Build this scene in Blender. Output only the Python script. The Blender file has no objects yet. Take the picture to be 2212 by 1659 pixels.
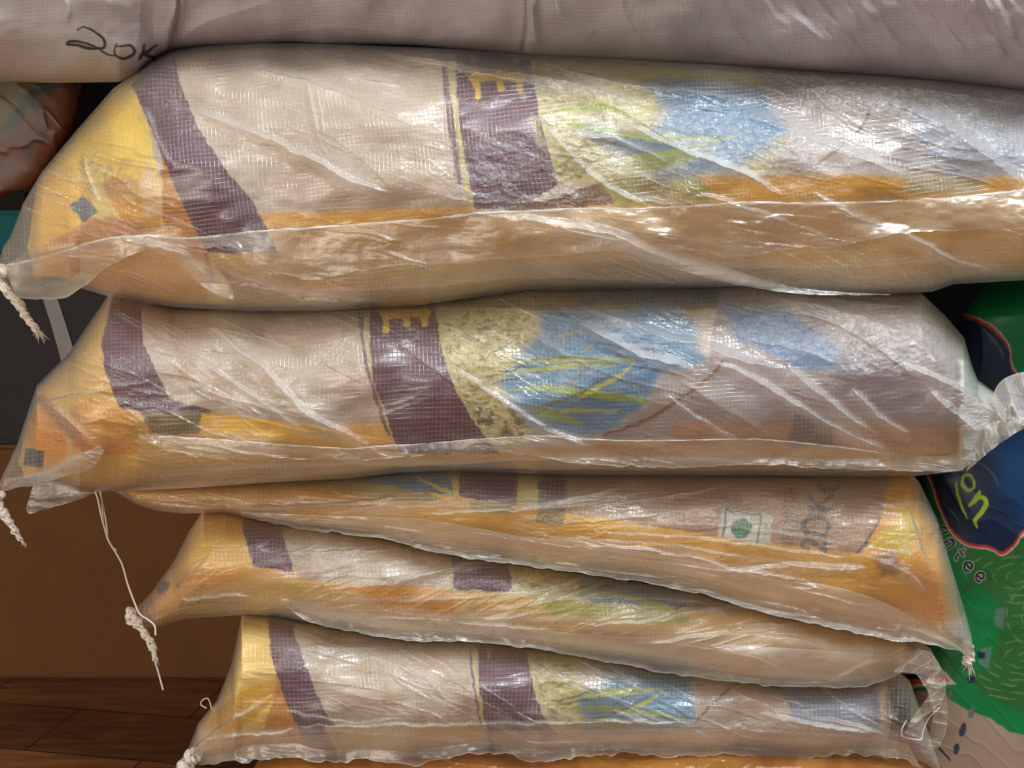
import bpy, math, random
import numpy as np
from mathutils import Vector
R = math.radians
random.seed(4); rng = np.random.RandomState(4)
scene = bpy.context.scene
col = scene.collection

# ------------------------------------------------------------------ camera, world, lamps, exposure
FL = 1916.0; CAM = np.array([0.0, -0.80, 0.54]); PITCH = R(6)
cam = bpy.data.objects.new('camera', bpy.data.cameras.new('camera')); col.objects.link(cam)
cam.location = CAM; cam.rotation_euler = (R(90) - PITCH, 0, 0)
cam.data.sensor_width = 36; cam.data.lens = 36 * FL / 2212; cam.data.clip_start = .02; cam.data.clip_end = 50
scene.camera = cam
w = bpy.data.worlds.new('World'); scene.world = w; w.use_nodes = True
w.node_tree.nodes['Background'].inputs[0].default_value = (1.0, .95, .89, 1)
w.node_tree.nodes['Background'].inputs[1].default_value = .34
def area(name, loc, target, size, sizey, power, color):
    l = bpy.data.lights.new(name, 'AREA'); l.shape = 'RECTANGLE'; l.size = size; l.size_y = sizey; l.energy = power; l.color = color
    o = bpy.data.objects.new(name, l); col.objects.link(o); o.location = loc
    o.rotation_euler = (Vector(target) - Vector(loc)).to_track_quat('-Z', 'Y').to_euler(); return o
area('window_light', (.85, -.85, 2.0), (.25, 0, .55), .70, .60, 48, (.84, .92, 1.0))
area('room_light', (-1.1, -1.7, .45), (0, 0, .4), 1.3, .9, 21, (1.0, .92, .80))
area('ceiling_lamp', (.1, -1.0, 1.9), (0, 0, .4), .16, .16, 6, (1.0, .88, .70))
scene.view_settings.view_transform = 'Standard'; scene.view_settings.look = 'None'
scene.view_settings.exposure = -.20; scene.view_settings.gamma = 1
scene.cycles.transparent_max_bounces = 24; scene.cycles.max_bounces = 10
scene.cycles.sample_clamp_indirect = 4

# ------------------------------------------------------------------ helpers
def lin(r, g, b):
    f = lambda c: c / 12.92 if c <= .04045 else ((c + .055) / 1.055) ** 2.4
    return np.array([f(r / 255), f(g / 255), f(b / 255)])
FWD = np.array([0, math.cos(PITCH), -math.sin(PITCH)]); UP = np.array([0, math.sin(PITCH), math.cos(PITCH)])
def ray(px, py, y):
    """world point at depth y on the sight line of measured plan position (px, py)"""
    px, py, y = np.broadcast_arrays(np.asarray(px, float), np.asarray(py, float), np.asarray(y, float))
    a = (px - 1106) / FL; b = -(py - 829.5) / FL
    d = np.stack([a, b * UP[1] + FWD[1], b * UP[2] + FWD[2]], -1)
    return CAM + d * ((y - CAM[1]) / d[..., 1])[..., None]
_perm = rng.permutation(4096); _val = rng.rand(4096) * 2 - 1
def vnoise(x, y, seed=0):
    xi = np.floor(x).astype(int); yi = np.floor(y).astype(int); xf = x - xi; yf = y - yi
    u = xf * xf * xf * (xf * (xf * 6 - 15) + 10); v = yf * yf * yf * (yf * (yf * 6 - 15) + 10)
    h = lambda i, j: _val[_perm[(_perm[(i + seed * 37) % 4096] + j) % 4096]]
    a = h(xi, yi) * (1 - u) + h(xi + 1, yi) * u; b = h(xi, yi + 1) * (1 - u) + h(xi + 1, yi + 1) * u
    return a * (1 - v) + b * v
def fbm(x, y, seed=0, o=4, g=.5):
    s = 0; a = 1
    for k in range(o): s = s + a * vnoise(x * 2 ** k, y * 2 ** k, seed + k * 5); a *= g
    return s
def smooth(a, b, x):
    t = np.clip((x - a) / (b - a), 0, 1); return t * t * (3 - 2 * t)
def interp(poly, x):
    p = np.array(poly, float); return np.interp(x, p[:, 0], p[:, 1])
def polydist(X, Y, pts):
    """distance to a polyline and the 0..1 position along it"""
    pts = np.array(pts, float); seg = np.diff(pts, axis=0); L = np.hypot(seg[:, 0], seg[:, 1]); cum = np.concatenate([[0], np.cumsum(L)])
    best = np.full(X.shape, 1e9); par = np.zeros(X.shape); side = np.zeros(X.shape)
    for i in range(len(seg)):
        dx = X - pts[i, 0]; dy = Y - pts[i, 1]
        t = np.clip((dx * seg[i, 0] + dy * seg[i, 1]) / max(L[i] ** 2, 1e-6), 0, 1)
        d = np.hypot(dx - t * seg[i, 0], dy - t * seg[i, 1]); m = d < best
        best = np.where(m, d, best); par = np.where(m, (cum[i] + t * L[i]) / cum[-1], par)
        side = np.where(m, np.sign(seg[i, 0] * dy - seg[i, 1] * dx), side)
    return best, par, side
def curve(pts, n=8):
    """Catmull-Rom through the points"""
    p = [np.array(q, float) for q in pts]; p = [2 * p[0] - p[1]] + p + [2 * p[-1] - p[-2]]; out = []
    for i in range(1, len(p) - 2):
        for k in range(n):
            t = k / n
            out.append(.5 * ((2 * p[i]) + (-p[i - 1] + p[i + 1]) * t + (2 * p[i - 1] - 5 * p[i] + 4 * p[i + 1] - p[i + 2]) * t * t + (-p[i - 1] + 3 * p[i] - 3 * p[i + 1] + p[i + 2]) * t ** 3))
    out.append(p[-2]); return np.array(out)
def inside(X, Y, poly):
    r = np.zeros(X.shape, bool); n = len(poly)
    for i in range(n):
        x0, y0 = poly[i]; x1, y1 = poly[(i + 1) % n]
        if y0 == y1: continue
        c = ((y0 > Y) != (y1 > Y)) & (X < (x1 - x0) * (Y - y0) / (y1 - y0) + x0); r ^= c
    return r
class Paint:
    """the printed pattern of a surface, in the surface's own flat plan"""
    def __init__(s, X, Y, base, wob=2.0, seed=0):
        s.X = X + wob * fbm(X / 14, Y / 14, seed + 60, 3); s.Y = Y + wob * fbm(X / 14, Y / 14, seed + 61, 3)
        s.c = np.ones(X.shape + (3,)) * lin(*base); s.x = X; s.y = Y; s.seed = seed
    def _mix(s, ix, m, rgb):
        c = s.c[ix]; s.c[ix] = c * (1 - m[..., None]) + (lin(*rgb) if not isinstance(rgb, np.ndarray) else rgb) * m[..., None]
    def poly(s, pts, rgb, a=1., soft=1.8):
        p = np.array(pts, float); mg = soft * 4 + 2
        ix = (s.X > p[:, 0].min() - mg) & (s.X < p[:, 0].max() + mg) & (s.Y > p[:, 1].min() - mg) & (s.Y < p[:, 1].max() + mg)
        if not ix.any(): return s
        X = s.X[ix]; Y = s.Y[ix]; d, _, _ = polydist(X, Y, np.vstack([p, p[:1]])); d = np.where(inside(X, Y, p), d, -d)
        if soft >= 4: d = d + soft * .7 * fbm(X / 70, Y / 30, 77, 2); soft = soft * 1.7
        s._mix(ix, smooth(-soft, soft, d) * a, rgb); return s
    def line(s, pts, wd, rgb, a=1., soft=1., taper=0.):
        p = np.array(pts, float); mg = wd + soft * 2
        ix = (s.X > p[:, 0].min() - mg) & (s.X < p[:, 0].max() + mg) & (s.Y > p[:, 1].min() - mg) & (s.Y < p[:, 1].max() + mg)
        if not ix.any(): return s
        d, t, _ = polydist(s.X[ix], s.Y[ix], p); ww = wd / 2 * (1 - taper * np.abs(2 * t - 1) ** 2)
        s._mix(ix, smooth(soft, -soft, d - ww) * a, rgb); return s
    def speck(s, pts, rgb, a, sc, thr, seed=0, ax=1.):
        p = np.array(pts, float)
        ix = (s.X > p[:, 0].min()) & (s.X < p[:, 0].max()) & (s.Y > p[:, 1].min()) & (s.Y < p[:, 1].max())
        if not ix.any(): return s
        X = s.X[ix]; Y = s.Y[ix]; d, _, _ = polydist(X, Y, np.vstack([p, p[:1]])); d = np.where(inside(X, Y, p), d, -d)
        n = fbm(X / sc, Y / (sc * ax), seed + s.seed, 3)
        s._mix(ix, smooth(thr, thr + .35, n) * smooth(0, 12, d) * a, rgb); return s
def grid_mesh(name, P, attrs=None, closed_v=False, mat=None, parent=None, flip=False, shade=True):
    nu, nv = P.shape[:2]; me = bpy.data.meshes.new(name); me.vertices.add(nu * nv); me.vertices.foreach_set('co', P.astype(np.float32).ravel())
    I = np.arange(nu * nv).reshape(nu, nv); J = np.concatenate([I, I[:, :1]], 1) if closed_v else I
    q = np.stack([J[:-1, :-1], J[:-1, 1:], J[1:, 1:], J[1:, :-1]], -1).reshape(-1, 4)
    if flip: q = q[:, ::-1]
    n = len(q); me.loops.add(n * 4); me.loops.foreach_set('vertex_index', q.astype(np.int32).ravel()); me.polygons.add(n)
    me.polygons.foreach_set('loop_start', np.arange(0, n * 4, 4, dtype=np.int32)); me.polygons.foreach_set('loop_total', np.full(n, 4, np.int32))
    if shade: me.polygons.foreach_set('use_smooth', np.ones(n, bool))
    me.update(calc_edges=True)
    for k, v in (attrs or {}).items():
        a = me.attributes.new(k, 'FLOAT_COLOR' if v.shape[-1] == 4 else 'FLOAT_VECTOR', 'POINT')
        a.data.foreach_set('color' if v.shape[-1] == 4 else 'vector', v.astype(np.float32).ravel())
    o = bpy.data.objects.new(name, me); col.objects.link(o)
    if mat: me.materials.append(mat)
    if parent: o.parent = parent; o.matrix_parent_inverse = parent.matrix_world.inverted()
    return o
def rgba(c): return np.concatenate([c, np.ones(c.shape[:-1] + (1,))], -1)
def thing(name, loc, label, cat, group=None):
    o = bpy.data.objects.new(name, None); col.objects.link(o); o.location = loc; o.empty_display_size = .05
    bpy.context.view_layer.update(); o['label'] = label; o['category'] = cat
    if group: o['group'] = group
    return o
def tag(o, label, cat, group=None):
    o['label'] = label; o['category'] = cat
    if group: o['group'] = group
    return o
def tube(pts, r, ring=10, mod=None):
    """points (n,3), radius array -> grid (n, ring, 3)"""
    pts = np.array(pts, float); n = len(pts); T = np.gradient(pts, axis=0); T /= np.linalg.norm(T, axis=1)[:, None] + 1e-9
    ref = np.array([0, 1, 0.]); out = np.zeros((n, ring, 3)); a = np.linspace(0, 2 * np.pi, ring, endpoint=False); r = np.broadcast_to(r, (n,))
    for i in range(n):
        b = np.cross(T[i], ref); b /= np.linalg.norm(b) + 1e-9; c = np.cross(b, T[i])
        rr = r[i] * (mod(i / (n - 1), a) if mod is not None else 1)
        out[i] = pts[i] + (np.cos(a) * rr)[:, None] * b + (np.sin(a) * rr)[:, None] * c
    return out
def join_grids(name, grids, mat, parent=None, closed=True):
    V = []; F = []; off = 0
    for G in grids:
        nu, nv = G.shape[:2]; V.append(G.reshape(-1, 3)); I = np.arange(nu * nv).reshape(nu, nv) + off
        J = np.concatenate([I, I[:, :1]], 1) if closed else I
        F.append(np.stack([J[:-1, :-1], J[:-1, 1:], J[1:, 1:], J[1:, :-1]], -1).reshape(-1, 4)); off += nu * nv
    V = np.concatenate(V); F = np.concatenate(F)
    me = bpy.data.meshes.new(name); me.from_pydata(V.tolist(), [], F.tolist()); me.polygons.foreach_set('use_smooth', np.ones(len(me.polygons), bool))
    o = bpy.data.objects.new(name, me); col.objects.link(o); me.materials.append(mat)
    if parent: o.parent = parent; o.matrix_parent_inverse = parent.matrix_world.inverted()
    return o

# ------------------------------------------------------------------ materials
def newmat(name):
    m = bpy.data.materials.new(name); m.use_nodes = True; nt = m.node_tree; nt.nodes.clear()
    return m, nt, nt.nodes.new('ShaderNodeOutputMaterial')
class N:
    def __init__(s, nt): s.nt = nt
    def __call__(s, t, **kw):
        n = s.nt.nodes.new('ShaderNode' + t)
        for k, v in kw.items():
            if k.startswith('i_'):
                key = k[2:]; key = int(key) if key.isdigit() else key.replace('_', ' ')
                if isinstance(v, bpy.types.NodeSocket): s.nt.links.new(v, n.inputs[key])
                else: n.inputs[key].default_value = v
            else: setattr(n, k, v)
        return n
    def m(s, op, a, b=0., c=0., clamp=False):
        n = s.nt.nodes.new('ShaderNodeMath'); n.operation = op; n.use_clamp = clamp
        for i, v in enumerate((a, b, c)):
            if isinstance(v, bpy.types.NodeSocket): s.nt.links.new(v, n.inputs[i])
            else: n.inputs[i].default_value = v
        return n.outputs[0]
def thread_lines(k, uv, sharp=.80):
    """thin bright threads between the woven tapes, each of its own strength"""
    sep = k('SeparateXYZ', i_0=uv); out = []
    for ax, oth in ((0, 1), (1, 0)):
        f = k.m('FRACT', sep.outputs[ax]); d = k.m('ABSOLUTE', k.m('SUBTRACT', f, .5)); l = k.m('SMOOTHSTEP', d, .5 * sharp, .5) if False else k.m('MULTIPLY', k.m('SUBTRACT', d, .5 * sharp), 1 / (.5 * (1 - sharp)), clamp=True)
        cell = k.m('FLOOR', k.m('ADD', sep.outputs[ax], .5))
        cx = k('CombineXYZ', i_0=k.m('MULTIPLY', cell, 7.31), i_1=k.m('MULTIPLY', sep.outputs[oth], .09), i_2=ax * 9.)
        ns = k('TexNoise', i_Vector=cx.outputs[0], i_Scale=1., i_Detail=2.)
        st = k.m('MULTIPLY', k.m('SUBTRACT', ns.outputs[0], .38), 3.6, clamp=True)
        out.append(k.m('MULTIPLY', l, k.m('ADD', k.m('MULTIPLY', st, .35), .62)))
    return k.m('MAXIMUM', out[0], out[1])
def film_material(name, base=.20, tint=(.95, .92, .87), rough=.31, weave=1.):
    m, nt, out = newmat(name); k = N(nt)
    at = k('Attribute', attribute_name='film'); uv = k('Attribute', attribute_name='plan').outputs['Vector']
    s = k('SeparateColor', i_0=at.outputs['Color']); milk, crink, wv = s.outputs
    th = thread_lines(k, uv)
    cloud = k('TexNoise', i_Vector=uv, i_Scale=.06, i_Detail=4., i_Roughness=.6)
    sc = k('VectorMath', operation='MULTIPLY', i_0=uv); sc.inputs[1].default_value = (.55, .8, 1)
    c1 = k('TexNoise', i_Vector=sc.outputs[0], i_Scale=.8, i_Detail=4., i_Roughness=.62, i_Distortion=.8)
    sc2 = k('VectorMath', operation='FLOOR'); nt.links.new(uv, sc2.inputs[0])
    wn = k('TexWhiteNoise', noise_dimensions='2D', i_Vector=sc2.outputs[0])
    # every tape cell tilts a little: height ramps across the cell by a random slope
    fr = k('VectorMath', operation='FRACTION'); nt.links.new(uv, fr.inputs[0])
    wc = k('VectorMath', operation='SUBTRACT'); nt.links.new(wn.outputs['Color'], wc.inputs[0]); wc.inputs[1].default_value = (.5, .5, .5)
    dt = k('VectorMath', operation='DOT_PRODUCT'); nt.links.new(fr.outputs[0], dt.inputs[0]); nt.links.new(wc.outputs[0], dt.inputs[1])
    crk = k.m('ADD', k.m('MULTIPLY', crink, 2.6), .03)
    h = k.m('ADD', k.m('MULTIPLY', c1.outputs[0], crk), k.m('MULTIPLY', dt.outputs['Value'], k.m('MULTIPLY', crk, .28)))
    h = k.m('ADD', h, k.m('MULTIPLY', th, .10 * weave))
    bp = k('Bump', i_Strength=.85, i_Distance=.0022, i_Height=h)
    lw = k('LayerWeight', i_Blend=.35)
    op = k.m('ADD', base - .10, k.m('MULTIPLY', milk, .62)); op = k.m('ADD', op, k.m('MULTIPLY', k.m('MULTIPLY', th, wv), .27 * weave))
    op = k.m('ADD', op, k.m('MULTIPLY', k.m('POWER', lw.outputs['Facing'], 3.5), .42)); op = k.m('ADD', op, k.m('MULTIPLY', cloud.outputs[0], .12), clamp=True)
    op = k.m('MINIMUM', op, .93)
    df = k('BsdfDiffuse', i_Color=(*tint, 1)); nt.links.new(bp.outputs[0], df.inputs['Normal'])
    tr = k('BsdfTranslucent', i_Color=(*tint, 1)); mx = k('MixShader', i_0=.12, i_1=df.outputs[0], i_2=tr.outputs[0])
    tp = k('BsdfTransparent', i_Color=(.97, .965, .95, 1)); mx2 = k('MixShader', i_0=op, i_1=tp.outputs[0], i_2=mx.outputs[0])
    gl = k('BsdfGlossy', i_Color=(1, 1, 1, 1), i_Roughness=rough); nt.links.new(bp.outputs[0], gl.inputs['Normal'])
    fr2 = k('Fresnel', i_IOR=1.5); nt.links.new(bp.outputs[0], fr2.inputs['Normal'])
    fac = k.m('MULTIPLY', k.m('ADD', fr2.outputs[0], .02), 1.25, clamp=True)
    geo = k('NewGeometry'); fac = k.m('MULTIPLY', fac, k.m('SUBTRACT', 1., k.m('MULTIPLY', geo.outputs['Backfacing'], .8)))
    mx3 = k('MixShader', i_0=fac, i_1=mx2.outputs[0], i_2=gl.outputs[0]); nt.links.new(mx3.outputs[0], out.inputs[0]); return m
def print_material(name, rough=.5, spec=.35, grain=.16, weave=.3, bump=.5):
    m, nt, out = newmat(name); k = N(nt)
    c = k('Attribute', attribute_name='print').outputs['Color']; uv = k('Attribute', attribute_name='plan').outputs['Vector']
    n1 = k('TexNoise', i_Vector=uv, i_Scale=1.3, i_Detail=3., i_Roughness=.7); n2 = k('TexNoise', i_Vector=uv, i_Scale=.12, i_Detail=4.)
    f = k.m('ADD', k.m('MULTIPLY', k.m('SUBTRACT', n1.outputs[0], .5), grain * 2.2), k.m('MULTIPLY', k.m('SUBTRACT', n2.outputs[0], .5), grain * 1.6))
    th = thread_lines(k, uv); f = k.m('ADD', k.m('ADD', f, 1.), k.m('MULTIPLY', th, -.12 * weave))
    mu = k('VectorMath', operation='SCALE', i_0=c); nt.links.new(f, mu.inputs['Scale'])
    bn = k('TexNoise', i_Vector=uv, i_Scale=.45, i_Detail=5., i_Roughness=.6, i_Distortion=.4)
    bp = k('Bump', i_Strength=bump, i_Distance=.002, i_Height=bn.outputs[0])
    p = k('BsdfPrincipled', i_Base_Color=mu.outputs[0], i_Roughness=rough, i_Normal=bp.outputs[0]); p.inputs['Specular IOR Level'].default_value = spec
    nt.links.new(p.outputs[0], out.inputs[0]); return m
FILM = film_material('woven_clear_film', .11)
FLAPM = film_material('loose_clear_film', .10, (.94, .87, .76), weave=.25)
GATHERM = film_material('gathered_clear_film', .34, (.92, .91, .90), .3, weave=.3)
PRINT = print_material('printed_woven_plastic')
PLAINW = print_material('plain_white_woven_plastic', .75, .15, .05, 2.6, .12)
GLOSSY = print_material('glossy_printed_plastic', .38, .4, .05, 0, .12)
def milky(name):
    m, nt, out = newmat(name); k = N(nt); d = k('BsdfPrincipled', i_Base_Color=(.86, .82, .78, 1), i_Roughness=.3); tp = k('BsdfTransparent'); tc = k('TexCoord').outputs['Object']
    n = k('TexNoise', i_Vector=tc, i_Scale=60., i_Detail=3.); f = k.m('MULTIPLY', k.m('SUBTRACT', n.outputs[0], .30), 2.2, clamp=True)
    mx = k('MixShader', i_0=f, i_1=tp.outputs[0], i_2=d.outputs[0]); nt.links.new(mx.outputs[0], out.inputs[0]); return m
FLAPM2 = milky('seam_film')
def simple(name, rgb, rough=.6, spec=.3, noise=.0, sc=40.):
    m, nt, out = newmat(name); k = N(nt); tc = k('TexCoord').outputs['Object']
    n = k('TexNoise', i_Vector=tc, i_Scale=sc, i_Detail=5.); r = k('MixRGB', i_0=n.outputs[0]); c = lin(*rgb)
    r.inputs[1].default_value = (*(c * (1 - noise)), 1); r.inputs[2].default_value = (*(c * (1 + noise)), 1)
    bp = k('Bump', i_Strength=.15, i_Distance=.002, i_Height=n.outputs[0])
    p = k('BsdfPrincipled', i_Base_Color=r.outputs[0], i_Roughness=rough, i_Normal=bp.outputs[0]); p.inputs['Specular IOR Level'].default_value = spec
    nt.links.new(p.outputs[0], out.inputs[0]); return m
TWINE = simple('white_plastic_twist', (218, 208, 196), .45, .5, .08, 200)

# ------------------------------------------------------------------ sack builder
class Sack:
    def __init__(s, top, bot, yc, D, hmax, seed, cols=None, xl=None, xr=None):
        s.top = top; s.bot = bot; s.yc = yc; s.D = D; s.hmax = hmax; s.seed = seed
        s.xl = xl if xl is not None else max(top[0][0], bot[0][0]); s.xr = xr if xr is not None else min(top[-1][0], bot[-1][0])
    def TB(s, x):
        t = interp(s.top, x); b = interp(s.bot, x); return t, np.maximum(b, t + .5)
    def bulge(s, x, v):
        t, b = s.TB(x); h = (b - t) / 2; c = np.clip(((t + b) / 2 - v) / h, -1, 1); sn = np.sqrt(np.maximum(1 - c * c, 0))
        Dx = s.D * smooth(-.25, 1.0, h / s.hmax); e = 14.
        return Dx * sn ** .75
    def lumps(s, x, v):
        return .007 * fbm(x / 190, v / 130, s.seed, 2) + .0006 * fbm(x / 60, v / 30, s.seed + 3, 2)
    def front(s, x, v): return s.yc - s.bulge(x, v) - s.lumps(x, v)
    def grid(s, ncol, nrow, nback=20, inset=(0, 0, 0, 0)):
        il, ir, it, ib = inset; xs = np.linspace(s.xl + il, s.xr - ir, ncol); th = np.concatenate([np.linspace(0, np.pi, nrow), np.linspace(np.pi, 2 * np.pi, nback + 2)[1:-1]])
        X, TH = np.meshgrid(xs, th, indexing='ij'); t, b = s.TB(X); w_ = np.minimum(1, (b - t) / 120.)
        e = np.minimum(smooth(0, 26, X - s.xl - il), smooth(0, 26, s.xr - ir - X)) if (il or ir) else 1.
        t = t + it * w_; b = b - ib * w_; mid = (t + b) / 2; half = np.maximum(b - t, .5) / 2 * (.0 + 1. * e if isinstance(e, np.ndarray) else 1)
        V = mid - half * np.cos(TH); S = np.sin(TH); hb = half / s.hmax
        Dx = s.D * smooth(-.25, 1.0, hb)
        Y = np.where(S >= 0, s.yc - Dx * np.abs(S) ** .75, s.yc + .30 * smooth(-.25, 1, hb) * np.abs(S) ** .6)
        return X, V, Y, (S >= 0), S
def plan(X, V, skew=0., pitch=9.2):
    z = np.zeros_like(X); wx = 6 * fbm(X / 160, V / 160, 90, 2); wy = 6 * fbm(X / 160, V / 160, 95, 2)
    return np.stack([(X - skew * V + wx) / pitch, (V + skew * X + wy) / pitch, z], -1)

def ridges(X, V, seed, ang=25, amp=1.0):
    """long soft creases that run down to the right, plus crossing ones"""
    a = R(ang); U = X * math.cos(a) + V * math.sin(a); W = -X * math.sin(a) + V * math.cos(a)
    n = fbm(U / 260, W / 34, seed, 3); r = (1 - np.abs(n)) ** 7; msk = smooth(-.1, .6, fbm(U / 300, W / 160, seed + 9, 2))
    n2 = fbm(U / 120, W / 16, seed + 4, 3); r2 = (1 - np.abs(n2)) ** 9 * smooth(0, .7, fbm(U / 150, W / 90, seed + 19, 2))
    return (r * msk + .5 * r2) * amp

def build_sack(name, label, S, paint_fn, folds, crinkles=(), inset=(60, 40, 6, 26), ncol=1050, nrow=300, skew=0.0, ang=22, ramp=1., group=None, milk0=0., milk_sheen_zones=(), layers=()):
    x0 = (S.xl + S.xr) / 2; tb = S.TB(np.array([x0])); base = ray(x0, float(tb[1][0]), S.yc)
    root = thing(name, base, label, 'sack', group)
    # printed sack
    X, V, Y, fr, sn = S.grid(ncol, nrow, 16, inset); lift = fr * np.clip(sn * 3, 0, 1)
    Y = Y - lift * (S.lumps(X, V)) + .004 * lift
    sm = .0022 * ridges(X, V, S.seed + 70, ang - 14, 1.) ; Y = Y - lift * sm
    P = Paint(X, V, (204, 187, 172), 2.2, S.seed); paint_fn(P); P.c = P.c * .86; gm = P.c.mean(-1, keepdims=True); P.c = np.maximum(gm + (P.c - gm) * 1.10, .003); warm = smooth(1.9, 3.2, P.c[..., 0] / P.c[..., 2])[..., None]; P.c = P.c * (1 + warm * np.array([.04, .18, -.02])); P.c = np.clip(P.c, .004, .95)
    pl = plan(X, V, skew)
    inner = grid_mesh('printed_sack', ray(X, V, Y), {'print': rgba(P.c), 'plan': pl}, True, PRINT, root)
    # film cover
    X, V, Y, fr, sn = S.grid(ncol, nrow, 16); lift = fr * np.clip(sn * 3, 0, 1)
    Y = Y - lift * (S.lumps(X, V) + .003 + .0025 * (fbm(X / 90, V / 60, S.seed + 31, 2) + .4))
    rd = ridges(X, V, S.seed + 40, ang, ramp); Y = Y - lift * .0019 * rd
    mat_ = ridges(X, V, S.seed + 47, -12, ramp * .6); Y = Y - lift * .0010 * mat_
    milk = milk0 + .09 * rd + .04 * mat_ + .04 * fbm(X / 60, V / 30, S.seed + 2, 3); crk = .01 + .15 * smooth(.4, 1., fbm(X / 140, V / 70, S.seed + 22, 3)) + .15 * rd
    wv = .60 + .40 * smooth(-.3, .5, fbm(X / 200, V / 90, S.seed + 26, 2))
    for f in folds:
        pts, wd, ht, mk = f[:4]; p = curve(pts, 5); mg = wd * 3
        ix = (X > p[:, 0].min() - mg) & (X < p[:, 0].max() + mg) & (V > p[:, 1].min() - mg) & (V < p[:, 1].max() + mg) & fr
        xx = X[ix]; vv = V[ix]; jit = 3.0 * fbm(xx / 30, vv / 30, S.seed + 13, 2)
        d, t, sd = polydist(xx, vv + jit, p); am = np.clip(np.minimum(t, 1 - t) * 6, 0, 1) ** .7; ww = wd * (.6 + .4 * am)
        # steep on the upper side, long slope below
        prof = np.where(sd < 0, np.clip(1 - d / (ww * .55), 0, 1) ** 1.5, np.clip(1 - d / (ww * 1.7), 0, 1) ** 1.8)
        Y[ix] -= lift[ix] * ht * am * prof; milk[ix] += .8 * mk * am * np.clip(1 - d / (ww * .9), 0, 1) ** .8; crk[ix] += .35 * am * prof
    for (pts, wd, am) in layers:      # edge of an overlapping second layer of film: crisp below, fading upwards
        p = curve(pts, 6); mg = wd * 1.5; ix = (X > p[:, 0].min()) & (X < p[:, 0].max()) & (V > p[:, 1].min() - mg) & (V < p[:, 1].max() + mg) & fr
        d, t, sd = polydist(X[ix], V[ix] + 2.5 * fbm(X[ix] / 40, V[ix] / 40, S.seed + 17, 2), p); tp_ = np.clip(np.minimum(t, 1 - t) * 5, 0, 1)
        q = np.where(sd < 0, np.clip(1 - d / wd, 0, 1) ** 1.3, np.clip(1 - d / 2.2, 0, 1)) * tp_; milk[ix] += am * q; Y[ix] -= lift[ix] * .0016 * q
    for (cx, cy, rx, ry, a, am) in crinkles:
        ca, sa = math.cos(R(a)), math.sin(R(a)); dx = X - cx; dy = V - cy; u = (dx * ca + dy * sa) / rx; v_ = (-dx * sa + dy * ca) / ry
        q = smooth(1.15, .35, np.sqrt(u * u + v_ * v_) + .25 * fbm(X / 50, V / 30, S.seed + 51, 2)) * am
        crk += q; milk += .06 * q; Y -= lift * .0008 * q * (fbm(X / 11, V / 8, S.seed + 77, 3) + .8 * np.abs(fbm(X / 26, V / 15, S.seed + 78, 2)))
    for (pts, am, soft) in milk_sheen_zones:  # areas of milky film, and areas where sheen is painted into the opacity
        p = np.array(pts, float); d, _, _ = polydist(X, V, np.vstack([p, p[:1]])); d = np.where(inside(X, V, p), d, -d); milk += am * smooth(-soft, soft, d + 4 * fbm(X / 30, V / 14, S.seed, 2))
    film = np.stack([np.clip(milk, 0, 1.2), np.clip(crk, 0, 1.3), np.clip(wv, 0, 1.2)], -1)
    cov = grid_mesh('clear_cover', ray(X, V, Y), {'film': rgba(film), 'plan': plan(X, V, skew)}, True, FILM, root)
    return root

def flap(S, root, up, lo, lift=(.002, .012), milk=.35, edge=.5, n=420, m=40, seed=0, name='seam_flap', strip=None, depth=None, ripple=1., soft=False, pleat=0., mat=None):
    """a loose sheet of film between two lines on the front of a sack: fixed at `up`, free at `lo`"""
    U = curve(up, 10); L = curve(lo, 10)
    def res(p, n):
        c = np.concatenate([[0], np.cumsum(np.hypot(*np.diff(p, axis=0).T))]); q = np.linspace(0, c[-1], n); return np.stack([np.interp(q, c, p[:, 0]), np.interp(q, c, p[:, 1])], -1)
    U = res(U, n); L = res(L, n); t = np.linspace(0, 1, m)[None, :, None]; Q = U[:, None] * (1 - t) + L[:, None] * t; X = Q[..., 0]; V = Q[..., 1]; tt = np.broadcast_to(t[..., 0], X.shape)
    s_ = np.linspace(0, 1, n)[:, None]
    V = V + tt * ripple * (2.2 * fbm(X / 22, X * 0 + seed, seed, 2)+ 3 * vnoise(X / 60, X * 0 + seed + .5, seed))
    if depth is None:
        tb, bb = S.TB(X); vc = np.clip(V, tb + .18 * (bb - tb), bb - .10 * (bb - tb)); Y = S.front(X, vc)
    else: Y = np.full(X.shape, depth) if np.isscalar(depth) else np.interp(s_, np.linspace(0, 1, len(depth)), depth) + 0 * X
    rd = ridges(X, V, seed + 5, 8, 1.); Y = Y - lift[0] - .004 - (lift[1] - lift[0]) * tt - .0022 * rd - .0028 * ripple * tt * .6 * fbm(X / 190, V / 34, seed + 8, 2) - .0002 * fbm(X / 14, V / 9, seed + 9, 2)
    mk = .6 * milk + .16 * rd + edge * (smooth(.95, .99, tt)) + edge * .8 * smooth(.05, .0, tt) + .12 * fbm(X / 80, V / 18, seed + 1, 3)
    if strip: mk = mk - strip[2] * smooth(strip[0], strip[0] + .08, tt) * smooth(strip[1] + .08, strip[1], tt)
    if pleat: pn = np.abs(fbm(s_ * 7 + .35 * tt, tt * .6 + seed, seed + 4, 3)); Y = Y - pleat * (1 - pn) ** 3; mk = mk + .5 * (1 - pn) ** 5 - .12
    if soft: mk = (mk + .15) * np.sin(np.pi * tt) ** .8 * np.sin(np.pi * np.clip(s_, 0, 1)) ** .5
    film = np.stack([np.clip(mk, 0, 1.3), 0.02 + .3 * rd + .05 * smooth(.4, .9, fbm(X / 60, V / 30, seed + 3, 2)), .3 + 0 * mk], -1)
    return grid_mesh(name, ray(X, V, Y), {'film': rgba(film), 'plan': plan(X, V)}, False, mat or FLAPM, root)

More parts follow.
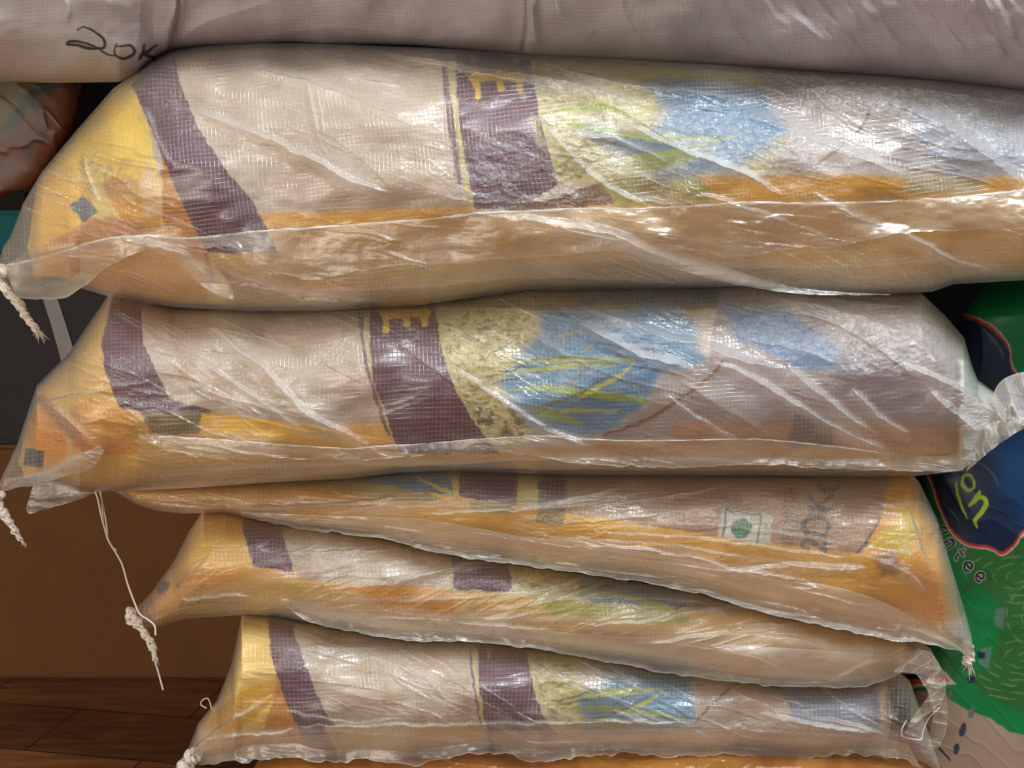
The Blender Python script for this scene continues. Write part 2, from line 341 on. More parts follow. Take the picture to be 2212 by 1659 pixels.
def seam(S, root, pts, r=.0007, off=.006, name='seam_edge'):
    p = curve(pts, 14); tb, bb = S.TB(p[:, 0]); vc = np.clip(p[:, 1], tb + .18 * (bb - tb), bb - .10 * (bb - tb))
    n = len(p); w_ = fbm(p[:, 0] / 16, p[:, 1] / 16, 5, 2)
    G = [tube(ray(p[:, 0], p[:, 1] + 1.2 * w_, S.front(p[:, 0], vc) - off - .0006 * w_), r * (1 + .4 * fbm(p[:, 0] / 30, p[:, 0] * 0, 8, 2)), 8)]
    return join_grids(name, G, FLAPM2, root)
def tie(root, pts, y, r0, r1, seed=1, hairs=8, name='twisted_tie', twist=9., ydrift=0.):
    """bag mouth twisted to a rope, with a frayed end"""
    p = curve(pts, 14); n = len(p); t = np.linspace(0, 1, n); P3 = ray(p[:, 0], p[:, 1], y + ydrift * t)
    rr = np.interp(t, [0, .05, .25, .85, .96, 1], [r0 * .02, r0, (r0 + r1) / 2, r1, r1, r1 * .25]) * (1 + .22 * fbm(t * 9, t * 0 + seed, seed, 3))
    G = []; e = P3[-1]; d = P3[-1] - P3[-4]; d /= np.linalg.norm(d); rs = np.random.RandomState(seed)
    T_ = np.gradient(P3, axis=0); T_ /= np.linalg.norm(T_, axis=1)[:, None]; B_ = np.cross(T_, [0, 1, 0]); B_ /= np.linalg.norm(B_, axis=1)[:, None]; C_ = np.cross(B_, T_)
    tf = np.linspace(0, 1, n * 3); up_ = lambda A: np.stack([np.interp(tf, t, A[:, q]) for q in range(3)], -1); P_, B_, C_ = up_(P3), up_(B_), up_(C_); rf = np.interp(tf, t, rr)
    for q in range(9):
        ph = q * 2.4 + rs.rand(); e_ = rf * (.50 + .16 * (q % 2)) * (1 + .35 * fbm(tf * 12 + q * 7, tf * 0 + q, seed + q, 2)); an = ph + twist * tf * 1.8 + .8 * fbm(tf * 5 + q, tf * 0, seed + 3, 2)
        L_ = P_ + (np.cos(an) * e_)[:, None] * B_ + (np.sin(an) * e_)[:, None] * C_
        G.append(tube(L_, rf * rs.uniform(.26, .46) * (1 + .45 * fbm(tf * 22 + q * 3, tf * 0 + 2, seed + q, 2)) * np.clip((1.02 - tf) * 9, .25, 1), 8, lambda s_, a: 1 + .25 * np.cos(2 * a + s_ * 30)))
    for k in range(hairs):
        v = d + rs.randn(3) * .45; L = r1 * rs.uniform(1.0, 2.4); q = np.array([e - d * r1 + v * L * u + np.array([0, 0, -L * .5 * u * u]) for u in np.linspace(0, 1, 8)])
        G.append(tube(q, np.linspace(r1 * .14, r1 * .03, 8), 5))
    return join_grids(name, G, TWINE, root)
def thread(root, pts, y, r, name='loose_thread', ydrift=0., mat=None):
    p = curve(pts, 12); G = [tube(ray(p[:, 0], p[:, 1], y + ydrift * np.linspace(0, 1, len(p))), r, 8)]
    return join_grids(name, G, mat or TWINE, root)

# ------------------------------------------------------------------ room behind: floor, wall, boxes
def box_obj(name, x0, x1, y0, y1, z0, z1, mat, parent=None, bev=.004):
    import bmesh
    bm = bmesh.new(); bmesh.ops.create_cube(bm, size=1)
    for v in bm.verts: v.co = Vector(((x0 + x1) / 2 + v.co.x * (x1 - x0), (y0 + y1) / 2 + v.co.y * (y1 - y0), (z0 + z1) / 2 + v.co.z * (z1 - z0)))
    bmesh.ops.bevel(bm, geom=bm.edges[:], offset=bev, segments=2, affect='EDGES'); me = bpy.data.meshes.new(name); bm.to_mesh(me); bm.free()
    me.materials.append(mat); o = bpy.data.objects.new(name, me); col.objects.link(o)
    if parent: o.parent = parent; o.matrix_parent_inverse = parent.matrix_world.inverted()
    return o
def floor_material():
    m, nt, out = newmat('brown_parquet'); k = N(nt); tc = k('TexCoord').outputs['Object']
    mp = k('Mapping', i_Vector=tc); mp.inputs['Rotation'].default_value = (0, 0, R(9)); mp.inputs['Scale'].default_value = (1, 1, 1)
    br = k('TexBrick', i_Vector=mp.outputs[0], i_Scale=1.); br.offset = .5; br.inputs['Brick Width'].default_value = .30; br.inputs['Row Height'].default_value = .105
    br.inputs['Mortar Size'].default_value = .0012; br.inputs['Mortar Smooth'].default_value = .3; br.inputs['Bias'].default_value = 0
    br.inputs['Color1'].default_value = (*lin(136, 86, 52), 1); br.inputs['Color2'].default_value = (*lin(96, 64, 40), 1); br.inputs['Mortar'].default_value = (*lin(30, 16, 9), 1)
    mp2 = k('Mapping', i_Vector=tc); mp2.inputs['Rotation'].default_value = (0, 0, R(9)); mp2.inputs['Scale'].default_value = (9, 90, 7)
    g = k('TexNoise', i_Vector=mp2.outputs[0], i_Scale=1., i_Detail=6., i_Roughness=.65, i_Distortion=.6)
    b = k('TexNoise', i_Vector=tc, i_Scale=9., i_Detail=4.)
    f = k.m('ADD', k.m('SUBTRACT', k.m('MULTIPLY', g.outputs[0], 2.2), .6), k.m('MULTIPLY', b.outputs[0], .9))
    mu = k('VectorMath', operation='SCALE', i_0=br.outputs[0]); nt.links.new(f, mu.inputs['Scale'])
    bp = k('Bump', i_Strength=.3, i_Distance=.001, i_Height=g.outputs[0])
    p = k('BsdfPrincipled', i_Base_Color=mu.outputs[0], i_Roughness=.45, i_Normal=bp.outputs[0]); nt.links.new(p.outputs[0], out.inputs[0]); return m
def sheet(name, pts, mat):
    me = bpy.data.meshes.new(name); me.from_pydata(pts, [], [tuple(range(len(pts)))]); me.materials.append(mat)
    o = bpy.data.objects.new(name, me); col.objects.link(o); o['kind'] = 'structure'; return o
sheet('floor', [(-3, -2.5, 0), (3, -2.5, 0), (3, 1.2, 0), (-3, 1.2, 0)], floor_material())
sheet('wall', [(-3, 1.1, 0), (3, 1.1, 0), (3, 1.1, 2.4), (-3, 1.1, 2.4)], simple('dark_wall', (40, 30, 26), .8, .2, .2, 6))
# cardboard carton behind the lower sacks
zt = float(ray(100, 962, .39)[2])
cb = tag(bpy.data.objects.new('cardboard_box', None), 'large plain brown cardboard box standing on the floor behind the lower sacks', 'box'); col.objects.link(cb); cb.location = (-.3, .55, 0); bpy.context.view_layer.update()
CARD = simple('brown_cardboard', (106, 69, 36), .75, .2, .16, 14)
box_obj('carton_body', -1.1, .12, .39, .85, .0, zt, CARD, cb, .006)
G = []
for (a, b, r_) in [((196, 1336), (204, 1350), .0030), ((124, 1383), (130, 1392), .0026), ((58, 1390), (60, 1393), .0018)]:
    pass
# dark storage box on the carton, with a teal lid
db = tag(bpy.data.objects.new('storage_box', None), 'dark box with a teal lid standing on the brown cardboard box', 'box'); col.objects.link(db); db.location = (-.3, .5, zt); bpy.context.view_layer.update()
z1 = float(ray(50, 545, .385)[2]); z2 = float(ray(50, 455, .385)[2]); z3 = float(ray(50, 430, .385)[2])
box_obj('box_body', -1.0, .12, .385, .80, zt + .002, z1, simple('dark_plastic', (38, 33, 33), .6, .25, .12, 20), db, .008)
box_obj('lid', -1.0, .03, .375, .81, z1 + .0005, z2, simple('teal_plastic', (6, 96, 100), .6, .2, .06, 20), db, .006)
st = [(92, 642), (122, 642), (166, 792), (136, 792)]
q = np.array([[ray(92, 645, .3835), ray(124, 645, .3835)], [ray(110, 700, .3835), ray(142, 700, .3835)], [ray(136, 792, .3835), ray(170, 792, .3835)]])
grid_mesh('packing_tape', q, None, False, simple('grey_tape', (104, 92, 86), .35, .5, .1, 60), db, shade=False)
th = [(30, 632), (70, 628), (110, 632), (135, 642), (150, 662), (158, 690)]
# black backdrop added far behind, stands for the deep shade in the gaps
hb = box_obj('gap_backdrop', -.9, 1.5, .86, 1.05, .0, 1.3, simple('backdrop_black', (8, 7, 7), .95, .05, .2, 10)); tag(hb, 'black backdrop added far behind the sacks for the dark gap beside the green bag', 'box')

# ------------------------------------------------------------------ orange and teal bag behind, upper left
def front_bag(name, rows, left, right, yc, D, paintf, mat, nx, nz, seed, rough=.006, parent=None, pitch=9.):
    v = np.linspace(rows[0], rows[1], nz); th = np.concatenate([np.linspace(0, np.pi, nx), np.linspace(np.pi, 2 * np.pi, 16)[1:-1]])
    Vv, TH = np.meshgrid(v, th, indexing='ij'); l = np.interp(Vv, [p[1] for p in left], [p[0] for p in left]); r = np.interp(Vv, [p[1] for p in right], [p[0] for p in right])
    X = (l + r) / 2 - (r - l) / 2 * np.cos(TH); S = np.sin(TH); e = smooth(rows[0] - 1, rows[0] + 90, Vv) ** .5
    Y = np.where(S > 0, yc - D * e * np.abs(S) ** .5, yc + .12 * e * np.abs(S) ** .6)
    Y = Y - np.clip(S * 3, 0, 1) * rough * (1.5 * fbm(X / 230, Vv / 190, seed, 2) + .9 * (1 - np.abs(fbm((X * .5 + Vv) / 420, (X - Vv * .5) / 130, seed + 8, 2))) ** 5 + .2 * (1 - np.abs(fbm((X + Vv) / 150, (X - Vv) / 60, seed + 3, 2))) ** 6)
    P = Paint(X, Vv, (0, 0, 0), 1.2, seed); paintf(P)
    return grid_mesh(name, ray(X, Vv, Y), {'print': rgba(P.c), 'plan': plan(X, Vv, 0, pitch)}, True, mat, parent)
def p_orange(P):
    P.c[:] = lin(74, 38, 22)
    P.poly([(-300, 90), (190, 90), (60, 250), (-20, 330), (-300, 500)], (100, 88, 62))
    P.poly([(110, 120), (150, 150), (60, 262), (-10, 330), (-300, 560), (-300, 480), (-20, 290), (40, 225)], (48, 60, 48), 1, 8)
    P.speck([(-40, 250), (190, 160), (190, 430), (-40, 430)], (120, 62, 30), .5, 60, .0)
    P.speck([(-40, 250), (190, 160), (190, 430), (-40, 430)], (96, 34, 20), .5, 80, .0, 7)
ob = front_bag('snack_bag', (60, 427), [(-260, 60), (-260, 430)], [(196, 60), (190, 190), (160, 290), (110, 370), (70, 412), (20, 427)], .33, .05, p_orange, GLOSSY, 200, 180, 8, .004)
tag(ob, 'glossy orange bag with a tan and green corner, tucked beneath the white sack', 'bag')

# ------------------------------------------------------------------ printed sacks
PUR = (90, 36, 68); ORG = (206, 126, 44); YEL = (232, 176, 92); CRM = (206, 184, 132); BLU = (82, 130, 168); GRN = (156, 160, 44); OLV = (146, 122, 48); BRN = (104, 62, 40); GRY = (76, 82, 88)
def rice_photo(P, pts, seed=3):
    P.poly(pts, (206, 190, 142)); P.speck(pts, (150, 122, 74), .75, 9, .10, seed, .7); P.speck(pts, (108, 92, 44), .6, 16, .28, seed + 4, .6); P.speck(pts, (232, 220, 176), .8, 10, .22, seed + 8, .6)
def blades(P, ox, oy, sx, sy, sc=1.):
    T = lambda L: [(ox + (x - 1073) * sx, oy + (y - 800) * sy) for x, y in L]
    for pts, wd, c in [([(1085, 790), (1150, 778), (1260, 776), (1375, 776)], 13, GRN), ([(1075, 815), (1130, 800), (1230, 790), (1330, 790)], 9, (178, 168, 60)),
                       ([(1095, 842), (1180, 838), (1240, 846), (1330, 858), (1440, 872)], 17, (136, 148, 36)), ([(1150, 905), (1230, 886), (1330, 888), (1345, 884)], 9, (160, 160, 60)),
                       ([(1130, 880), (1200, 898), (1260, 915)], 22, (132, 140, 50)), ([(1245, 862), (1290, 838), (1340, 812), (1372, 782)], 9, (186, 172, 52)),
                       ([(1190, 740), (1220, 725), (1270, 712)], 5, (170, 140, 70)), ([(1250, 765), (1290, 735), (1300, 720)], 5, (160, 130, 60))]:
        P.line(T(pts), wd * sc, c, .95, 1.5, .8)
    for pts, wd in [([(1055, 815), (1110, 800), (1160, 776), (1230, 772), (1290, 776)], 6), ([(1060, 832), (1120, 816), (1190, 800)], 6), ([(1215, 845), (1250, 812), (1285, 780)], 6),
                    ([(1130, 915), (1200, 872), (1270, 840), (1330, 800)], 6), ([(1160, 880), (1210, 866)], 9), ([(1030, 780), (1090, 750), (1110, 735)], 4)]:
        P.line(T(pts), wd * sc, (92, 74, 34), .85, 1.2, .7)
def letter_E(P, x0, y0, w_, h, lw, slant=0., c=(240, 186, 52)):
    P.line([(x0, y0 + lw / 2), (x0 + w_, y0 + lw / 2)], lw, c, 1, .8)
    for f, hh in ((.06, 1.), (.53, .66), (.94, .7)): P.line([(x0 + w_ * f, y0), (x0 + w_ * f + slant, y0 + h * hh)], lw * .85, c, 1, .8)
def letter_C(P, x0, y0, w_, h, lw, c=(222, 160, 48)):
    P.line(curve([(x0 + w_ * .04, y0 + h), (x0, y0 + h * .5), (x0 + w_ * .2, y0), (x0 + w_ * .8, y0), (x0 + w_, y0 + h * .5), (x0 + w_ * .96, y0 + h)], 6), lw, c, 1, .8)

def print_a(P):
    P.speck([(360, 100), (1000, 100), (1000, 470), (360, 470)], (186, 164, 140), .4, 60, .0)
    P.poly([(380, 455), (480, 462), (700, 456), (1050, 446), (1180, 434), (1300, 392), (1500, 372), (2260, 378), (2400, 420), (2400, 760), (-50, 760), (-50, 500)], (218, 166, 100))
    P.poly([(520, 462), (1040, 447), (1046, 470), (800, 500), (560, 490)], (236, 172, 92)); P.poly([(700, 480), (1050, 458), (1040, 470), (860, 486)], (226, 160, 40))
    P.poly([(1050, 450), (1180, 434), (1300, 394), (1330, 440), (1060, 462)], (112, 62, 30))
    P.poly([(1290, 386), (1500, 374), (1560, 376), (1530, 436), (1330, 446)], (140, 128, 26), .9, 7); P.poly([(1500, 374), (2260, 378), (2260, 420), (1900, 432), (1560, 432)], (198, 136, 34)); P.poly([(1380, 384), (1440, 380), (1440, 430), (1390, 430)], (132, 80, 30), .6, 8)
    P.poly([(1950, 376), (2120, 376), (2120, 420), (1960, 424)], (134, 108, 50), .8, 10)
    P.poly([(300, 600), (900, 560), (1500, 575), (2300, 585), (2300, 760), (300, 760)], (196, 164, 124), .75, 10); P.poly([(600, 520), (1000, 470), (1300, 490), (1200, 540), (700, 570)], (204, 148, 72), .8, 8); P.poly([(300, 560), (560, 590), (900, 620), (600, 640), (240, 600)], (196, 134, 44), .8, 8)
    # end panel
    P.poly([(-60, 760), (-60, 120), (300, 100), (330, 330), (380, 470), (450, 548), (500, 620), (440, 760)], (244, 204, 130))
    P.poly([(60, 360), (170, 260), (290, 200), (330, 330), (352, 480), (300, 470), (240, 360), (150, 360)], (246, 200, 84)); P.poly([(218, 396), (250, 380), (330, 400), (350, 470), (330, 500), (260, 470)], (222, 154, 22))
    P.poly([(320, 330), (345, 400), (352, 470), (318, 470), (300, 400)], (246, 206, 176), .8, 5); P.poly([(352, 330), (390, 420), (450, 548), (470, 620), (390, 600), (350, 470)], (202, 128, 42))
    P.poly([(20, 420), (150, 360), (200, 430), (180, 480), (70, 560), (20, 520)], (244, 186, 94)); P.poly([(60, 550), (200, 470), (340, 480), (440, 545), (460, 760), (20, 760)], (230, 164, 88)); P.poly([(110, 520), (240, 462), (330, 490), (200, 540)], (196, 122, 70), .7, 4)
    P.poly([(148, 446), (178, 422), (212, 456), (180, 480)], (112, 120, 130)); P.poly([(30, 600), (120, 596), (180, 612), (176, 650), (40, 655)], (84, 92, 88))
    # bands
    P.poly([(285, 185), (330, 120), (378, 110), (388, 180), (424, 268), (484, 362), (545, 432), (600, 545), (450, 548), (404, 462), (372, 390), (332, 292)], PUR)
    P.poly([(950, 80), (960, 80), (972, 200), (986, 300), (998, 400), (988, 398), (972, 300), (958, 200)], PUR, .85); P.poly([(966, 80), (980, 80), (988, 240), (1004, 340), (1024, 448), (1010, 448), (990, 330), (975, 200)], CRM)
    P.poly([(982, 80), (1132, 80), (1146, 130), (1166, 255), (1206, 398), (1140, 440), (1028, 454), (1004, 340), (990, 240)], PUR)
    letter_C(P, 1020, 84, 98, 44, 14); letter_E(P, 1022, 158, 104, 50, 18, 5)
    rice_photo(P, [(1138, 80), (1290, 90), (1330, 200), (1420, 300), (1400, 372), (1300, 392), (1206, 398), (1166, 255), (1146, 130)])
    P.poly([(1290, 90), (1500, 130), (1700, 160), (1700, 380), (1400, 374), (1420, 300), (1330, 200)], (196, 178, 120)); P.poly([(1400, 185), (1480, 176), (1640, 200), (1700, 250), (1700, 290), (1600, 370), (1430, 374), (1300, 300), (1260, 268), (1290, 262), (1400, 300), (1430, 240)], BLU, 1, 14); P.poly([(1400, 182), (1520, 180), (1640, 205), (1660, 232), (1560, 236), (1430, 214)], (44, 92, 136), .9, 8); P.speck([(1100, 150), (1400, 150), (1500, 380), (1180, 390)], (210, 204, 170), .5, 50, .1, 5, .6)
    for L in [[(1220, 262), (1300, 282), (1420, 300), (1560, 300)], [(1250, 330), (1330, 350), (1460, 330), (1600, 290)], [(1200, 240), (1300, 230), (1400, 250)], [(1330, 372), (1440, 350), (1540, 330)]]: P.line(L, 16, GRN, .8, 3, .8)
    for L in [[(1230, 290), (1330, 310), (1420, 340)], [(1300, 360), (1400, 320), (1500, 290)]]: P.line(L, 6, (100, 84, 40), .7, 2, .6)
    P.poly([(1650, 150), (2400, 190), (2400, 378), (1640, 376), (1720, 290), (1680, 240)], (172, 160, 158), 1, 10); P.poly([(1940, 180), (2400, 190), (2400, 378), (2050, 378), (1980, 300)], (150, 156, 176), 1, 8)
    P.line(curve([(1768, 352), (1800, 330), (1850, 288), (1880, 240)]), 7, BRN, .8)
def print_b(P):
    P.speck([(360, 640), (800, 640), (800, 930), (360, 930)], (172, 146, 116), .5, 40, .0)
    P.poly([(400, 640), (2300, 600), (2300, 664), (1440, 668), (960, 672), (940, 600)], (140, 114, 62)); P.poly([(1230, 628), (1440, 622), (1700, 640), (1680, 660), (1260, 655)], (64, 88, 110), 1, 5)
    P.poly([(-60, 560), (244, 560), (222, 744), (230, 805), (262, 885), (315, 890), (330, 1200), (-60, 1200)], (234, 182, 112))
    P.poly([(150, 880), (200, 858), (260, 880), (300, 900), (310, 980), (160, 985)], (224, 150, 66)); P.poly([(290, 905), (345, 925), (330, 965), (262, 950)], (206, 150, 30)); P.poly([(61, 905), (90, 880), (128, 925), (145, 950), (140, 1000), (100, 1012), (60, 960)], (242, 158, 40)); P.line([(90, 862), (120, 900), (170, 950), (200, 985)], 24, (176, 96, 60), .7, 4)
    P.poly([(54, 966), (96, 974), (94, 1012), (52, 1004)], GRY)
    P.poly([(240, 560), (298, 560), (310, 740), (338, 805), (368, 862), (460, 888), (320, 892), (258, 880), (228, 805), (218, 744), (240, 655)], PUR); P.poly([(300, 889), (456, 889), (430, 938), (330, 944)], (118, 88, 44))
    P.poly([(302, 940), (431, 936), (456, 890), (560, 906), (700, 914), (845, 914), (862, 980), (1100, 975), (1300, 952), (1500, 962), (2300, 965), (2300, 1200), (280, 1200)], (218, 168, 104))
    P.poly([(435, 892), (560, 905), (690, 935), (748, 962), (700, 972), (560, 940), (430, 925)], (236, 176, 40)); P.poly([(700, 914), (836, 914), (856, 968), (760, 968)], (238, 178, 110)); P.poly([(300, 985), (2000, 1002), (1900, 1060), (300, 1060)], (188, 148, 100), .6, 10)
    P.poly([(1270, 965), (1330, 958), (1500, 985), (1560, 990), (1400, 1000)], (176, 96, 40), .8, 4)
    P.poly([(770, 600), (779, 600), (786, 740), (800, 800), (828, 870), (844, 942), (836, 942), (808, 862), (783, 767), (772, 671)], PUR, .85); P.poly([(784, 600), (796, 600), (798, 740), (812, 812), (860, 958), (846, 950), (802, 810), (788, 720)], CRM)
    P.poly([(797, 600), (940, 600), (939, 660), (951, 740), (972, 816), (1016, 900), (1078, 978), (866, 982), (850, 945), (806, 820), (799, 740)], PUR); letter_E(P, 830, 668, 92, 46, 17, 0)
    rice_photo(P, [(941, 660), (1150, 668), (1170, 720), (1110, 780), (1080, 820), (1110, 880), (1150, 915), (1140, 960), (1062, 955), (1016, 900), (972, 816), (951, 740)], 5)
    P.speck([(1000, 860), (1140, 860), (1140, 960), (1040, 960)], (70, 66, 34), .9, 14, .15, 14)
    P.poly([(1160, 672), (1440, 668), (1500, 700), (1530, 800), (1430, 815), (1397, 880), (1340, 922), (1240, 948), (1150, 930), (1120, 890), (1080, 830), (1120, 770), (1170, 720)], BLU, 1, 10)
    blades(P, 1073, 800, 1., 1.)
    P.poly([(1430, 815), (1530, 780), (1560, 600), (2300, 600), (2300, 916), (1300, 948), (1397, 880)], (162, 148, 148), 1, 3); P.poly([(1560, 665), (1700, 668), (1800, 740), (1860, 800), (1740, 800), (1600, 740)], (96, 130, 170), 1, 6)
    P.poly([(1460, 912), (1900, 908), (2080, 930), (2080, 970), (1440, 965)], (188, 138, 116), .9, 5); P.poly([(1716, 890), (1810, 905), (1800, 965), (1700, 960)], (104, 96, 98), .8, 5); P.poly([(1800, 770), (1960, 760), (2010, 880), (1900, 900), (1830, 850)], (132, 120, 134), .8, 10)
    P.line(curve([(1300, 940), (1350, 925), (1397, 908), (1440, 880), (1486, 851), (1530, 815), (1562, 778)]), 9, (122, 70, 44), .95, 1.5, .4)
def print_c(P):
    P.c[:] = lin(168, 134, 112)
    P.poly([(100, 960), (730, 1000), (974, 1070), (1222, 1107), (1560, 1160), (1860, 1195), (1925, 1180), (2300, 1000), (2300, 1600), (100, 1600)], (228, 168, 78))
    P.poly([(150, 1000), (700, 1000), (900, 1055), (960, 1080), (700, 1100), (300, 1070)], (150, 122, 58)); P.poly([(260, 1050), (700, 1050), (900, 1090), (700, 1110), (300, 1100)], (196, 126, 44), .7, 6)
    P.poly([(700, 1010), (975, 1000), (976, 1068), (900, 1062), (800, 1040)], (84, 124, 150)); P.line([(900, 1030), (972, 1064)], 8, (196, 176, 110))
    P.poly([(975, 1000), (992, 1000), (992, 1072), (978, 1070)], CRM); P.poly([(992, 1000), (1120, 1000), (1117, 1090), (994, 1074)], PUR); P.poly([(1120, 1000), (1166, 1000), (1160, 1098), (1117, 1090)], (196, 172, 100)); P.poly([(1166, 1000), (1224, 1000), (1222, 1108), (1160, 1098)], (96, 62, 70))
    P.poly([(1010, 1080), (1117, 1090), (1110, 1112), (1020, 1106)], (160, 136, 70), .9, 3); P.poly([(1160, 1098), (1222, 1107), (1216, 1136), (1158, 1130)], (132, 112, 62), .9, 3)
    P.poly([(1224, 1000), (1930, 1000), (1918, 1080), (1895, 1140), (1862, 1196), (1760, 1184), (1560, 1160), (1222, 1107)], (170, 134, 114)); P.line(curve([(1934, 1010), (1926, 1060), (1908, 1110), (1885, 1155), (1852, 1194)]), 8, (88, 58, 72), .85)
    P.poly([(1930, 1000), (2300, 1000), (2300, 1400), (1880, 1300), (1862, 1196), (1900, 1130)], (222, 156, 52)); P.poly([(1880, 1180), (1960, 1090), (1990, 1150), (1960, 1200)], (214, 180, 70), .8, 6); P.poly([(1885, 1200), (1935, 1190), (1950, 1240), (1900, 1248)], (120, 66, 50), .8, 5); P.poly([(1950, 1230), (2100, 1200), (2100, 1340), (2000, 1340)], (226, 152, 74))
    # green dot mark in its square
    P.poly([(1560, 1098), (1668, 1112), (1662, 1178), (1548, 1160)], (206, 196, 182)); sq = [(1569, 1101), (1645, 1114), (1635, 1172), (1562, 1160)]
    P.line([sq[3], sq[0], sq[1], sq[2]], 4, (48, 104, 78)); a = np.linspace(0, 6.28, 24); P.poly([(1601 + 23 * math.cos(t), 1142 + 22 * math.sin(t)) for t in a], (38, 112, 72))
    D = (74, 60, 66)
    def rot(glyph, cx, cy, w_, h, lw, al=.85):      # letters turned a quarter, reading upwards
        for s_ in glyph: P.line(curve([(cx + (b - .5) * h * -1 * -1, cy - (a_ - .5) * w_) for a_, b in s_], 5) if len(s_) > 2 else [(cx + (b - .5) * h, cy - (a_ - .5) * w_) for a_, b in s_], lw, D, al, 1.2)
    # glyph strokes: a_ runs along the line of writing, b from cap height (0) to foot (1)
    O = [[(.5, 0), (.95, .2), (.95, .8), (.5, 1), (.05, .8), (.05, .2), (.5, 0), (.7, .03)]]; K = [[(.1, 0), (.1, 1)], [(.9, 0), (.15, .55)], [(.35, .42), (.95, 1)]]; T = [[(.5, 0), (.5, 1)], [(0, 0), (1, 0)]]; E = [[(.1, 0), (.1, 1)], [(.1, 0), (.9, 0)], [(.1, .5), (.8, .5)], [(.1, 1), (.9, 1)]]
    Gg = [[(.9, .2), (.5, 0), (.08, .3), (.08, .75), (.5, 1), (.92, .85), (.92, .55)], [(.92, .55), (.55, .55)]]; Wg = [[(0, 0), (.25, 1)], [(.25, 1), (.5, .2)], [(.5, .2), (.75, 1)], [(.75, 1), (1, 0)]]; Nn = [[(.1, 1), (.1, 0)], [(.1, 0), (.9, 1)], [(.9, 1), (.9, 0)]]; I = [[(.5, 0), (.5, 1)]]; H = [[(.1, 0), (.1, 1)], [(.9, 0), (.9, 1)], [(.1, .5), (.9, .5)]]
    Two = [[(.1, .25), (.5, 0), (.9, .25), (.6, .6), (.1, 1)], [(.1, 1), (.95, 1)]]
    rot(Two, 1757, 1178, 26, 50, 10, .7); rot(O, 1763, 1137, 38, 54, 11); rot(K, 1772, 1086, 34, 50, 10, .7); rot(Gg, 1790, 1040, 40, 50, 12)
    for g, yy in ((Nn, 1176), (E, 1160), (T, 1146), (Wg, 1122), (E, 1104), (I, 1092), (Gg, 1079), (H, 1062), (T, 1044)): rot(g, 1700 + (1176 - yy) * .06, yy, 12, 22, 3.6, .42)
    for g, yy in ((Gg, 1150), (Nn, 1138), (I, 1129)): rot(g, 1656, yy, 9, 12, 2.4, .7)
def print_d(P):
    P.speck([(620, 1100), (980, 1100), (980, 1300), (620, 1300)], (176, 148, 118), .5, 30, .0)
    P.poly([(200, 1400), (200, 1050), (530, 1050), (527, 1140), (545, 1225), (560, 1300), (560, 1500), (200, 1500)], (234, 176, 88)); P.poly([(300, 1280), (400, 1230), (560, 1220), (640, 1240), (620, 1300), (300, 1340)], (228, 158, 88), .8, 6)
    P.poly([(337, 1272), (352, 1250), (369, 1263), (360, 1276), (342, 1283)], GRY)
    P.poly([(524, 1050), (612, 1050), (610, 1150), (634, 1236), (545, 1224), (527, 1150)], PUR)
    P.poly([(560, 1240), (760, 1262), (980, 1276), (1100, 1280), (1250, 1296), (1500, 1312), (2100, 1330), (2100, 1560), (300, 1560), (400, 1290)], (220, 174, 112)); P.poly([(740, 1262), (860, 1262), (980, 1276), (982, 1330), (860, 1330)], (218, 148, 48)); P.poly([(1150, 1286), (1470, 1312), (1500, 1350), (1200, 1330)], (160, 150, 60), .9, 5)
    P.poly([(1250, 1365), (1330, 1368), (1440, 1388), (1340, 1392)], (196, 110, 40), .9, 4); P.poly([(1660, 1400), (1760, 1395), (1790, 1430), (1700, 1440)], (198, 132, 50), .8, 6)
    P.poly([(962, 1100), (970, 1100), (975, 1270), (966, 1270)], CRM); P.poly([(974, 1100), (1092, 1100), (1097, 1220), (1112, 1280), (978, 1272)], PUR)
    rice_photo(P, [(1094, 1100), (1300, 1150), (1300, 1290), (1112, 1282)], 8); P.poly([(1256, 1200), (1500, 1240), (1560, 1290), (1500, 1314), (1300, 1302), (1250, 1290)], (88, 122, 144)); P.line([(1240, 1275), (1330, 1285), (1440, 1310)], 12, GRN, .9, 2)
    P.line([(1460, 1318), (1510, 1280), (1560, 1255)], 6, BRN); P.poly([(1500, 1200), (2100, 1300), (2100, 1336), (1480, 1316)], (150, 128, 118))
